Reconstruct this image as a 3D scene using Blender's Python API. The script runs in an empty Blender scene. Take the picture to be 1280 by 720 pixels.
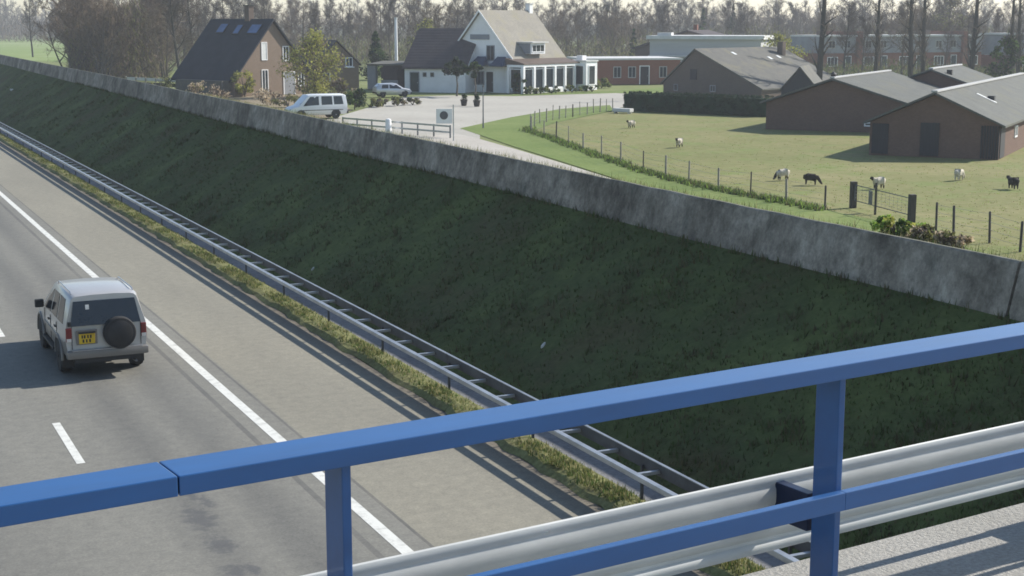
import bpy, bmesh, math, random
import numpy as np
from mathutils import Vector, Matrix, Quaternion
random.seed(7)
PI = math.pi
R = math.radians
scene = bpy.context.scene
COL = scene.collection

# ------------------------------------------------------------------ camera
FPX = 1850.0
PITCH = math.atan(333 / FPX)
YAW = math.atan(883 * math.cos(PITCH) / FPX)
CAM_Z = 7.66
cr = Vector((math.cos(YAW), -math.sin(YAW), 0))
cf = Vector((math.sin(YAW) * math.cos(PITCH), math.cos(YAW) * math.cos(PITCH), -math.sin(PITCH)))
cu = cr.cross(cf)
camd = bpy.data.cameras.new('camera')
cam = bpy.data.objects.new('camera', camd)
COL.objects.link(cam)
cam.location = (0, 0, CAM_Z)
cam.rotation_euler = Matrix((cr, cu, -cf)).transposed().to_euler()
camd.sensor_width = 36
camd.lens = FPX / 1280 * 36
camd.clip_end = 6000
camd.clip_start = 0.1
scene.camera = cam


def at(px, py, z=0.0):
    """the point at height z seen at pixel (px, py) of the 1280 x 720 photograph"""
    d = cr * (px - 640) + cu * (360 - py) + cf * FPX
    t = (CAM_Z - z) / -d.z
    return Vector((d.x * t, d.y * t, z))


def at_depth(px, dep):
    """ground point in the column px at a distance dep along the view axis (level ground)"""
    hx = (px - 640) / FPX
    f2 = Vector((math.sin(YAW), math.cos(YAW), 0))
    p = f2 * dep + cr * (hx * dep)
    return Vector((p.x, p.y, 0))


# ------------------------------------------------------------------ light
SUN = Vector((math.cos(R(33.8)) * 0.9985, math.cos(R(33.8)) * 0.055, math.sin(R(33.8))))
sl = bpy.data.lights.new('sun', 'SUN')
sl.energy = 4.2
sl.angle = R(0.53)
sl.color = (1.0, 0.945, 0.86)
so = bpy.data.objects.new('sun', sl)
COL.objects.link(so)
so.location = (60, 20, 60)
so.rotation_euler = (-SUN).to_track_quat('-Z', 'Y').to_euler()
w = bpy.data.worlds.new('World')
scene.world = w
w.use_nodes = True
nt = w.node_tree
bg = nt.nodes['Background']
sky = nt.nodes.new('ShaderNodeTexSky')
sky.sky_type = 'NISHITA'
sky.sun_disc = False
sky.sun_elevation = R(33.8)
sky.sun_rotation = R(87)
sky.air_density = 1.0
sky.dust_density = 0.35
sky.ozone_density = 1.0
nt.links.new(sky.outputs[0], bg.inputs[0])
bg.inputs[1].default_value = 0.1
vs = scene.view_settings
vs.view_transform = 'Standard'
vs.look = 'None'
vs.gamma = 1
vs.use_curve_mapping = False
vs.exposure = 0.75
scene.cycles.filter_width = 1.7
scene.cycles.max_bounces = 6
scene.cycles.transparent_max_bounces = 4
scene.cycles.use_denoising = True


# ------------------------------------------------------------------ materials
class NG:
    def __init__(self, m):
        self.t = m.node_tree
        self.b = self.t.nodes['Principled BSDF']

    def n(self, typ, **kw):
        nd = self.t.nodes.new(typ)
        for k, v in kw.items():
            if k in nd.bl_rna.properties:
                setattr(nd, k, v)
            else:
                nd.inputs[k].default_value = v
        return nd

    def l(self, a, b):
        self.t.links.new(a, b)


def c4(c):
    return (c[0], c[1], c[2], 1)


def ramp(g, fac, stops):
    r = g.n('ShaderNodeValToRGB')
    e = r.color_ramp.elements
    while len(e) < len(stops):
        e.new(0.5)
    for i, (p, c) in enumerate(stops):
        e[i].position = p
        e[i].color = c4(c) if len(c) == 3 else c
    g.l(fac, r.inputs[0])
    return r.outputs[0]


def mixc(g, fac, a, b, mode='MIX'):
    m = g.n('ShaderNodeMix', data_type='RGBA', blend_type=mode)
    if hasattr(fac, 'links'):
        g.l(fac, m.inputs[0])
    else:
        m.inputs[0].default_value = fac
    for s, v in ((6, a), (7, b)):
        if hasattr(v, 'links'):
            g.l(v, m.inputs[s])
        else:
            m.inputs[s].default_value = c4(v)
    return m.outputs[2]


def noise(g, scale, detail=4, rough=0.6, vec=None, stretch=None):
    if vec is None:
        tc = g.n('ShaderNodeTexCoord')
        vec = tc.outputs['Object']
    if stretch:
        mp = g.n('ShaderNodeMapping')
        mp.inputs['Scale'].default_value = stretch
        g.l(vec, mp.inputs[0])
        vec = mp.outputs[0]
    nz = g.n('ShaderNodeTexNoise')
    nz.inputs['Scale'].default_value = scale
    nz.inputs['Detail'].default_value = detail
    nz.inputs['Roughness'].default_value = rough
    g.l(vec, nz.inputs['Vector'])
    return nz.outputs[0]


def bump(g, h, strength=0.3, dist=0.02):
    b = g.n('ShaderNodeBump')
    b.inputs['Strength'].default_value = strength
    b.inputs['Distance'].default_value = dist
    g.l(h, b.inputs['Height'])
    g.l(b.outputs[0], g.b.inputs['Normal'])


def mat(name, c1, c2=None, scale=3.0, rough=0.7, metal=0.0, bmp=0.0, stretch=None, spec=0.4, lo=0.35, hi=0.65, detail=5, coat=0.0):
    m = bpy.data.materials.new(name)
    m.use_nodes = True
    g = NG(m)
    b = g.b
    b.inputs['Roughness'].default_value = rough
    b.inputs['Metallic'].default_value = metal
    b.inputs['Specular IOR Level'].default_value = spec
    if coat:
        b.inputs['Coat Weight'].default_value = coat
        b.inputs['Coat Roughness'].default_value = 0.12
        b.inputs['Coat IOR'].default_value = 1.5 + 0.15 * (coat > .9)
    if c2 is None:
        c2 = tuple(x * 0.8 for x in c1)
    n1 = noise(g, scale, detail, 0.62, stretch=stretch)
    g.l(ramp(g, n1, [(lo, c2), (hi, c1)]), b.inputs['Base Color'])
    if bmp:
        bump(g, n1, bmp, 0.03)
    return m


def mat_ground(name, stops_big, fine, big_scale, fine_scale, fine_amt=0.35, bmp=0.4, mid=None):
    m = bpy.data.materials.new(name)
    m.use_nodes = True
    g = NG(m)
    g.b.inputs['Roughness'].default_value = 0.95
    g.b.inputs['Specular IOR Level'].default_value = 0.15
    a = ramp(g, noise(g, big_scale, 6, 0.62), stops_big)
    if mid:
        a = mixc(g, ramp(g, noise(g, mid[0], 5, 0.65), [(0.5, (0, 0, 0)), (0.68, (1, 1, 1))]), a, mid[1])
    f = noise(g, fine_scale, 4, 0.7)
    a = mixc(g, fine_amt, a, ramp(g, f, [(0.3, fine[0]), (0.7, fine[1])]))
    g.l(a, g.b.inputs['Base Color'])
    bump(g, f, bmp, 0.05)
    return m


def mat_brick(name, c1, c2, mortar, scale=4.0, stain=0.25):
    m = bpy.data.materials.new(name)
    m.use_nodes = True
    g = NG(m)
    g.b.inputs['Roughness'].default_value = 0.9
    g.b.inputs['Specular IOR Level'].default_value = 0.2
    tc = g.n('ShaderNodeTexCoord')
    sp = g.n('ShaderNodeSeparateXYZ')
    g.l(tc.outputs['Object'], sp.inputs[0])
    ad = g.n('ShaderNodeMath', operation='ADD')
    g.l(sp.outputs[0], ad.inputs[0])
    g.l(sp.outputs[1], ad.inputs[1])
    cb = g.n('ShaderNodeCombineXYZ')
    g.l(ad.outputs[0], cb.inputs[0])
    g.l(sp.outputs[2], cb.inputs[1])
    bk = g.n('ShaderNodeTexBrick')
    bk.inputs['Scale'].default_value = scale
    bk.inputs['Color1'].default_value = c4(c1)
    bk.inputs['Color2'].default_value = c4(c2)
    bk.inputs['Mortar'].default_value = c4(mortar)
    bk.inputs['Mortar Size'].default_value = 0.012
    g.l(cb.outputs[0], bk.inputs['Vector'])
    s = noise(g, 0.7, 5, 0.65)
    a = mixc(g, ramp(g, s, [(0.35, (stain, stain, stain)), (0.7, (0, 0, 0))]), bk.outputs[0], tuple(x * 0.55 for x in c1))
    g.l(a, g.b.inputs['Base Color'])
    return m


def mat_roof(name, c1, c2, period=0.3, axis='y', rough=0.85, moss=None):
    """tile or corrugation rows running along the local axis"""
    m = bpy.data.materials.new(name)
    m.use_nodes = True
    g = NG(m)
    g.b.inputs['Roughness'].default_value = rough
    g.b.inputs['Specular IOR Level'].default_value = 0.3
    n1 = noise(g, 0.9, 6, 0.65)
    a = ramp(g, n1, [(0.35, c2), (0.65, c1)])
    n2 = noise(g, 6.0, 3, 0.7)
    a = mixc(g, 0.3, a, ramp(g, n2, [(0.3, tuple(x * 0.6 for x in c2)), (0.7, tuple(min(1, x * 1.3) for x in c1))]))
    if moss:
        a = mixc(g, ramp(g, noise(g, 0.45, 5, 0.7), [(0.5, (0, 0, 0)), (0.66, (0.7, 0.7, 0.7))]), a, moss)
    g.l(a, g.b.inputs['Base Color'])
    wv = g.n('ShaderNodeTexWave', wave_type='BANDS', bands_direction='Y' if axis == 'y' else 'Z')
    wv.inputs['Scale'].default_value = 0.314 / period
    tc = g.n('ShaderNodeTexCoord')
    g.l(tc.outputs['Object'], wv.inputs['Vector'])
    bump(g, wv.outputs[0], 0.28, 0.05)
    return m


def mat_leaf(name, c, var=0.35, tr=0.4):
    m = bpy.data.materials.new(name)
    m.use_nodes = True
    g = NG(m)
    g.b.inputs['Roughness'].default_value = 0.75
    g.b.inputs['Specular IOR Level'].default_value = 0.2
    n1 = noise(g, 1.3, 3, 0.6)
    a = ramp(g, n1, [(0.3, tuple(x * (1 - var) for x in c)), (0.7, tuple(x * (1 + var) for x in c))])
    g.l(a, g.b.inputs['Base Color'])
    t = g.n('ShaderNodeBsdfTranslucent')
    g.l(a, t.inputs['Color'])
    mx = g.n('ShaderNodeMixShader')
    mx.inputs[0].default_value = tr
    g.l(g.b.outputs[0], mx.inputs[1])
    g.l(t.outputs[0], mx.inputs[2])
    g.l(mx.outputs[0], g.t.nodes['Material Output'].inputs['Surface'])
    return m


# asphalt with wheel tracks, seams and repair stains
def mat_asphalt():
    m = bpy.data.materials.new('motorway_asphalt')
    m.use_nodes = True
    g = NG(m)
    g.b.inputs['Roughness'].default_value = 0.85
    g.b.inputs['Specular IOR Level'].default_value = 0.25
    tc = g.n('ShaderNodeTexCoord')
    obj = tc.outputs['Object']
    sp = g.n('ShaderNodeSeparateXYZ')
    g.l(obj, sp.inputs[0])
    mr = g.n('ShaderNodeMapRange')
    mr.inputs['From Min'].default_value = -20
    mr.inputs['From Max'].default_value = 12
    wob = noise(g, 0.25, 3, 0.6, stretch=(1, 0.08, 1))
    wm = g.n('ShaderNodeMath', operation='MULTIPLY_ADD')
    g.l(wob, wm.inputs[0])
    wm.inputs[1].default_value = 0.5
    g.l(sp.outputs[0], wm.inputs[2])
    sb = g.n('ShaderNodeMath', operation='SUBTRACT')
    g.l(wm.outputs[0], sb.inputs[0])
    sb.inputs[1].default_value = 0.25
    g.l(sb.outputs[0], mr.inputs['Value'])
    P = lambda x: (x + 20) / 32.0
    lane = (0.212, 0.21, 0.188)
    dark = (0.158, 0.158, 0.146)
    shoulder = (0.262, 0.25, 0.205)
    st = [(P(-4.0), lane), (P(-2.4), dark), (P(-1.0), lane), (P(1.0), dark), (P(3.0), lane), (P(4.35), lane), (P(5.05), dark), (P(5.6), lane), (P(6.15), dark), (P(6.9), lane), (P(7.75), lane), (P(7.86), shoulder), (P(10.3), shoulder), (P(10.85), (0.17, 0.15, 0.12))]
    base = ramp(g, mr.outputs[0], st)
    fine = noise(g, 22.0, 4, 0.75)
    base = mixc(g, 0.55, base, ramp(g, fine, [(0.25, (0.5, 0.5, 0.5)), (0.75, (1.35, 1.33, 1.3))]), 'MULTIPLY')
    big = noise(g, 0.35, 5, 0.6, stretch=(1.3, 0.25, 1))
    base = mixc(g, 0.5, base, ramp(g, big, [(0.3, (0.75, 0.75, 0.76)), (0.7, (1.15, 1.13, 1.1))]), 'MULTIPLY')
    med = noise(g, 4.5, 5, 0.75)
    base = mixc(g, 0.6, base, ramp(g, med, [(0.3, (0.72, 0.72, 0.73)), (0.7, (1.22, 1.21, 1.18))]), 'MULTIPLY')
    # sealed seams on both sides of the edge line
    def seam(x, wd):
        a = g.n('ShaderNodeMath', operation='SUBTRACT')
        g.l(sp.outputs[0], a.inputs[0])
        a.inputs[1].default_value = x
        b = g.n('ShaderNodeMath', operation='ABSOLUTE')
        g.l(a.outputs[0], b.inputs[0])
        c = g.n('ShaderNodeMath', operation='LESS_THAN')
        g.l(b.outputs[0], c.inputs[0])
        c.inputs[1].default_value = wd
        n = noise(g, 1.2, 4, 0.7, stretch=(1, 0.3, 1))
        d = g.n('ShaderNodeMath', operation='MULTIPLY')
        g.l(c.outputs[0], d.inputs[0])
        g.l(n, d.inputs[1])
        return d.outputs[0]
    for x, wd in ((6.98, 0.055), (7.82, 0.03)):
        base = mixc(g, seam(x, wd), base, (0.08, 0.08, 0.08))
    # tar blotches, in a short row in the wheel track
    v = g.n('ShaderNodeVectorMath', operation='DISTANCE')
    total = None
    for bx, by, rx, ry in ((5.0, 22.15, 0.3, 0.8), (5.0, 20.85, 0.28, 0.5), (4.92, 19.7, 0.24, 0.3), (5.18, 19.65, 0.12, 0.3), (5.3, 22.9, 0.14, 0.4), (5.15, 23.3, 0.12, 0.3)):
        mp = g.n('ShaderNodeMapping')
        mp.inputs['Location'].default_value = (-bx / rx, -by / ry, 0)
        mp.inputs['Scale'].default_value = (1 / rx, 1 / ry, 0)
        g.l(obj, mp.inputs[0])
        ln = g.n('ShaderNodeVectorMath', operation='LENGTH')
        g.l(mp.outputs[0], ln.inputs[0])
        nz = noise(g, 5.0, 4, 0.7)
        q = g.n('ShaderNodeMath', operation='MULTIPLY_ADD')
        g.l(nz, q.inputs[0])
        q.inputs[1].default_value = 2.6
        g.l(ln.outputs['Value'], q.inputs[2])
        k = g.n('ShaderNodeMapRange')
        k.inputs['From Min'].default_value = 2.3
        k.inputs['From Max'].default_value = 1.7
        g.l(q.outputs[0], k.inputs['Value'])
        if total is None:
            total = k.outputs[0]
        else:
            mx = g.n('ShaderNodeMath', operation='MAXIMUM')
            g.l(total, mx.inputs[0])
            g.l(k.outputs[0], mx.inputs[1])
            total = mx.outputs[0]
    hf = g.n('ShaderNodeMath', operation='MULTIPLY')
    g.l(total, hf.inputs[0])
    hf.inputs[1].default_value = 0.6
    base = mixc(g, hf.outputs[0], base, (0.075, 0.078, 0.085))
    g.l(base, g.b.inputs['Base Color'])
    bump(g, fine, 0.35, 0.01)
    return m


def mat_wall():
    m = bpy.data.materials.new('weathered_concrete')
    m.use_nodes = True
    g = NG(m)
    g.b.inputs['Roughness'].default_value = 0.95
    g.b.inputs['Specular IOR Level'].default_value = 0.15
    n1 = noise(g, 0.5, 6, 0.7)
    a = ramp(g, n1, [(0.36, (0.145, 0.132, 0.112)), (0.5, (0.25, 0.23, 0.195)), (0.66, (0.36, 0.335, 0.29))])
    n2 = noise(g, 1.6, 6, 0.75, stretch=(1, 0.7, 0.55))
    a = mixc(g, 0.45, a, ramp(g, n2, [(0.36, (0.32, 0.31, 0.31)), (0.6, (1.1, 1.1, 1.1))]), 'MULTIPLY')
    n3 = noise(g, 0.8, 5, 0.75, stretch=(1, 1, 0.6))
    a = mixc(g, ramp(g, n3, [(0.56, (0, 0, 0)), (0.68, (0.75, 0.75, 0.75))]), a, (0.12, 0.125, 0.11))
    n5 = noise(g, 3.2, 5, 0.78, stretch=(1, 1, 0.75))
    a = mixc(g, 0.7, a, ramp(g, n5, [(0.36, (0.5, 0.5, 0.5)), (0.64, (1.35, 1.35, 1.33))]), 'MULTIPLY')
    n4 = noise(g, 14, 4, 0.75)
    a = mixc(g, 0.35, a, ramp(g, n4, [(0.3, (0.5, 0.5, 0.5)), (0.7, (1.3, 1.3, 1.3))]), 'MULTIPLY')
    g.l(a, g.b.inputs['Base Color'])
    bump(g, n4, 0.5, 0.02)
    return m


M = {}
M['asphalt'] = mat_asphalt()
M['concrete_wall'] = mat_wall()
M['field_base'] = mat_ground('far_grass', [(0.3, (0.11, 0.15, 0.04)), (0.5, (0.17, 0.2, 0.07)), (0.7, (0.24, 0.25, 0.11))], ((0.08, 0.1, 0.03), (0.24, 0.26, 0.12)), 0.03, 0.6)
M['pasture'] = mat_ground('grazed_pasture', [(0.33, (0.145, 0.16, 0.05)), (0.5, (0.2, 0.195, 0.075)), (0.68, (0.28, 0.245, 0.12))], ((0.11, 0.125, 0.035), (0.28, 0.265, 0.13)), 0.09, 1.6, 0.4, mid=(0.3, (0.15, 0.21, 0.05)))
M['verge_green'] = mat_ground('lush_verge', [(0.35, (0.12, 0.175, 0.04)), (0.6, (0.17, 0.22, 0.06)), (0.75, (0.25, 0.25, 0.1))], ((0.08, 0.12, 0.03), (0.23, 0.27, 0.1)), 0.2, 3.0)
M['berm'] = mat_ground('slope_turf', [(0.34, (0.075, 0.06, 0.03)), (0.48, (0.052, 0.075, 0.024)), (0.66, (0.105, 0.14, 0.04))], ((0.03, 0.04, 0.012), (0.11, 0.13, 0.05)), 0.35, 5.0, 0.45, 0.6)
M['dry_verge'] = mat_ground('dry_verge_turf', [(0.35, (0.1, 0.085, 0.05)), (0.55, (0.13, 0.14, 0.055)), (0.7, (0.2, 0.21, 0.09))], ((0.07, 0.07, 0.03), (0.3, 0.3, 0.14)), 1.2, 9.0, 0.5)
M['gravel'] = mat_ground('grey_gravel', [(0.35, (0.16, 0.16, 0.165)), (0.65, (0.25, 0.25, 0.255))], ((0.1, 0.1, 0.1), (0.3, 0.3, 0.3)), 0.8, 14, 0.5)
M['village_road'] = mat_ground('pale_paving', [(0.35, (0.36, 0.34, 0.295)), (0.65, (0.45, 0.43, 0.375))], ((0.3, 0.28, 0.24), (0.48, 0.46, 0.41)), 0.12, 2.2, 0.35, 0.1)
M['path'] = mat_ground('path_paving', [(0.35, (0.4, 0.37, 0.32)), (0.65, (0.48, 0.45, 0.4))], ((0.33, 0.3, 0.26), (0.5, 0.47, 0.42)), 0.25, 2.2, 0.35, 0.1)
M['soil'] = mat_ground('bare_soil', [(0.35, (0.2, 0.16, 0.11)), (0.65, (0.3, 0.25, 0.17))], ((0.14, 0.12, 0.07), (0.32, 0.27, 0.2)), 0.4, 2.0)
M['dimmed_top'] = mat('dimmed_wall_top', (0.16, 0.155, 0.12), (0.07, 0.075, 0.045), 2.5, 0.95)  # dark colour holds down the sunlit brightness of the wall's top edge
M['paint'] = mat('road_paint', (0.66, 0.66, 0.61), (0.45, 0.45, 0.41), 5.0, 0.7, lo=0.3, hi=0.52)
M['galv'] = mat('galvanised_steel', (0.52, 0.54, 0.56), (0.36, 0.38, 0.4), 2.2, 0.42, 0.75, stretch=(1, 1, 3))
M['rail_dark'] = mat('shade_dark_rail_steel', (0.075, 0.08, 0.09), (0.045, 0.048, 0.055), 2.0, 0.7, 0.2)  # shade on the rear rail's near face is put into this dark colour
M['galv_dull'] = mat('dull_galvanised_steel', (0.2, 0.21, 0.23), (0.12, 0.13, 0.145), 2.0, 0.55, 0.6)
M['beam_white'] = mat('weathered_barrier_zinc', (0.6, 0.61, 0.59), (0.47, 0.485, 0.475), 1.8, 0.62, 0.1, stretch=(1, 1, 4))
M['blue'] = mat('blue_gloss_paint', (0.0015, 0.078, 0.26), (0.0015, 0.064, 0.215), 2.0, 0.55, 0.0, spec=0.5, coat=0.6, stretch=(.6, 3, 3))
M['blue_dark'] = mat('blue_bracket_paint', (0.006, 0.018, 0.06), (0.005, 0.014, 0.045), 3.0, 0.4)
M['black_gap'] = mat('black_rubber', (0.012, 0.012, 0.014), (0.02, 0.02, 0.022), 5, 0.8)
M['deck'] = mat_ground('exposed_aggregate_concrete', [(0.3, (0.3, 0.29, 0.26)), (0.7, (0.4, 0.385, 0.35))], ((0.2, 0.19, 0.17), (0.5, 0.48, 0.44)), 1.5, 40, 0.5, 0.5)

M['suv_paint'] = mat('silver_metallic_paint', (0.49, 0.475, 0.455), (0.45, 0.437, 0.42), 1.0, 0.35, 0.25, coat=0.5)
M['suv_lower'] = mat('grey_beige_cladding_paint', (0.22, 0.205, 0.19), (0.19, 0.18, 0.165), 1.0, 0.4, 0.3)
M['glass'] = mat('dark_car_glass', (0.018, 0.022, 0.028), (0.012, 0.016, 0.02), 2.0, 0.08, 0.0, spec=0.6)
M['rubber'] = mat('tyre_rubber', (0.02, 0.02, 0.021), (0.03, 0.03, 0.03), 8, 0.85)
M['rim'] = mat('alloy_rim', (0.55, 0.55, 0.56), (0.42, 0.42, 0.43), 5, 0.35, 0.8)
M['red_lens'] = mat('red_lens', (0.2, 0.025, 0.025), (0.15, 0.02, 0.02), 3, 0.15)
M['amber_lens'] = mat('clear_lens', (0.75, 0.72, 0.68), (0.6, 0.55, 0.5), 3, 0.15)
M['plate'] = mat('yellow_plate', (0.7, 0.46, 0.03), (0.6, 0.38, 0.02), 5, 0.4)
M['white_paint_car'] = mat('white_car_paint', (0.78, 0.79, 0.8), (0.72, 0.73, 0.74), 1.0, 0.3, 0.0, coat=0.5)
M['silver_paint'] = mat('pale_silver_car_paint', (0.55, 0.57, 0.6), (0.5, 0.52, 0.55), 1.0, 0.3, 0.4, coat=0.5)
M['trim_black'] = mat('black_trim', (0.03, 0.03, 0.032), (0.02, 0.02, 0.02), 5, 0.6)

M['white_wall'] = mat('white_render', (0.85, 0.85, 0.85), (0.76, 0.76, 0.76), 0.7, 0.85)
M['white_wood'] = mat('white_painted_wood', (0.86, 0.86, 0.86), (0.8, 0.8, 0.8), 1.2, 0.6)
M['grey_roof'] = mat_roof('grey_pantile_roof', (0.28, 0.26, 0.22), (0.21, 0.195, 0.165), 0.3, 'y', moss=(0.24, 0.22, 0.14))
M['dark_roof'] = mat_roof('dark_slate_tile_roof', (0.038, 0.042, 0.052), (0.025, 0.028, 0.035), 0.3, 'y')
M['rust_roof'] = mat_roof('dark_brown_tile_roof', (0.085, 0.07, 0.07), (0.055, 0.047, 0.05), 0.3, 'y')
M['barn_roof'] = mat_roof('corrugated_cement_roof', (0.125, 0.13, 0.118), (0.085, 0.09, 0.082), 0.18, 'y', moss=(0.12, 0.12, 0.085))
M['moss_roof'] = mat_roof('mossy_cement_roof', (0.135, 0.13, 0.112), (0.09, 0.09, 0.082), 0.18, 'y', moss=(0.15, 0.14, 0.09))
M['flat_roof'] = mat('pale_roof_edge', (0.62, 0.62, 0.6), (0.5, 0.5, 0.49), 1.0, 0.8)
M['brick_brown'] = mat_brick('brown_brick', (0.25, 0.185, 0.14), (0.21, 0.155, 0.115), (0.27, 0.245, 0.21))
M['brick_barn'] = mat_brick('dull_red_brick', (0.18, 0.11, 0.085), (0.145, 0.09, 0.07), (0.18, 0.155, 0.135))
M['brick_grey'] = mat_brick('sooty_brick', (0.15, 0.115, 0.095), (0.12, 0.092, 0.078), (0.17, 0.15, 0.13))
M['brick_red'] = mat_brick('red_brick', (0.26, 0.11, 0.075), (0.21, 0.09, 0.06), (0.24, 0.19, 0.16))
M['panel_grey'] = mat('grey_blue_cladding', (0.27, 0.28, 0.3), (0.22, 0.23, 0.25), 0.8, 0.7)
M['panel_pale'] = mat('pale_grey_cladding', (0.46, 0.46, 0.45), (0.4, 0.4, 0.39), 0.6, 0.8, stretch=(0.2, 0.2, 3))
M['pane'] = mat('window_glass', (0.035, 0.045, 0.055), (0.02, 0.028, 0.035), 0.8, 0.08, 0.0, spec=0.6)
M['pane_sky'] = mat('rooflight_glass', (0.1, 0.16, 0.3), (0.06, 0.1, 0.2), 0.8, 0.12, spec=0.8)
M['skylight'] = mat('translucent_roof_sheet', (0.75, 0.76, 0.74), (0.62, 0.64, 0.62), 3, 0.5)
M['dark_door'] = mat('dark_stained_door', (0.035, 0.036, 0.042), (0.025, 0.026, 0.03), 2, 0.7, stretch=(6, 6, 0.5))
M['green_door'] = mat('dark_green_paint', (0.03, 0.05, 0.045), (0.02, 0.035, 0.032), 2, 0.6)
M['gutter'] = mat('brown_gutter_board', (0.12, 0.085, 0.065), (0.09, 0.065, 0.05), 1, 0.7)
M['awning'] = mat('navy_canvas', (0.035, 0.055, 0.1), (0.028, 0.045, 0.085), 2, 0.8)
M['timber'] = mat('weathered_timber', (0.34, 0.31, 0.25), (0.22, 0.2, 0.16), 5, 0.9, stretch=(4, 4, 0.6))
M['timber_dark'] = mat('dark_creosoted_timber', (0.085, 0.075, 0.065), (0.05, 0.045, 0.04), 5, 0.9, stretch=(4, 4, 0.6))
M['wire'] = mat('fence_wire', (0.3, 0.3, 0.3), (0.22, 0.22, 0.22), 5, 0.6, 0.5)
M['sign_white'] = mat('white_sign_face', (0.8, 0.8, 0.79), (0.72, 0.72, 0.71), 2, 0.5)
M['sign_grey'] = mat('grey_sign_disc', (0.1, 0.1, 0.105), (0.07, 0.07, 0.075), 3, 0.5)
M['fleece'] = mat('cream_fleece', (0.62, 0.57, 0.47), (0.45, 0.4, 0.32), 9, 0.95, bmp=0.6)
M['fleece_dark'] = mat('dark_brown_fleece', (0.045, 0.036, 0.03), (0.028, 0.023, 0.02), 9, 0.95, bmp=0.6)
M['litter'] = mat('pale_litter_and_glint', (0.6, 0.6, 0.58), (0.4, 0.4, 0.38), 8, 0.6)
M['planter'] = mat('dark_planter', (0.05, 0.045, 0.04), (0.035, 0.03, 0.03), 4, 0.8)

M['bark'] = mat('grey_brown_bark', (0.14, 0.12, 0.1), (0.085, 0.075, 0.062), 3, 0.95, stretch=(3, 3, 0.6))
M['bark_dark'] = mat('dark_bark', (0.07, 0.065, 0.055), (0.04, 0.038, 0.033), 3, 0.95, stretch=(3, 3, 0.6))
M['twig'] = mat('grey_brown_twigs', (0.15, 0.122, 0.1), (0.095, 0.08, 0.068), 1.5, 0.95)
M['twig_warm'] = mat('brown_twigs', (0.22, 0.165, 0.115), (0.145, 0.11, 0.08), 1.5, 0.95)
M['leaf_yellow'] = mat_leaf('yellow_green_leaf', (0.36, 0.36, 0.08))
M['leaf_olive'] = mat_leaf('olive_leaf', (0.2, 0.205, 0.07))
M['leaf_green'] = mat_leaf('green_leaf', (0.08, 0.13, 0.035))
M['leaf_dark'] = mat_leaf('dark_evergreen_leaf', (0.024, 0.042, 0.02))
M['leaf_hedge'] = mat_leaf('clipped_hedge_leaf', (0.022, 0.05, 0.022), 0.3, 0.1)
M['leaf_bright'] = mat_leaf('bright_grass_leaf', (0.26, 0.38, 0.07))
M['leaf_dry'] = mat_leaf('dry_stalk', (0.55, 0.45, 0.31))
M['flower_yellow'] = mat_leaf('yellow_blossom', (0.6, 0.48, 0.04))
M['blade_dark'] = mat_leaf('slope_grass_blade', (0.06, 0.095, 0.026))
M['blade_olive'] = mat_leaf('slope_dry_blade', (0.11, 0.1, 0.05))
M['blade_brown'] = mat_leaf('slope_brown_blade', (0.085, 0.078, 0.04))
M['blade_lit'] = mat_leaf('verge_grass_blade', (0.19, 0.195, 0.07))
M['blade_dry'] = mat_leaf('verge_dry_blade', (0.34, 0.3, 0.15))


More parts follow.
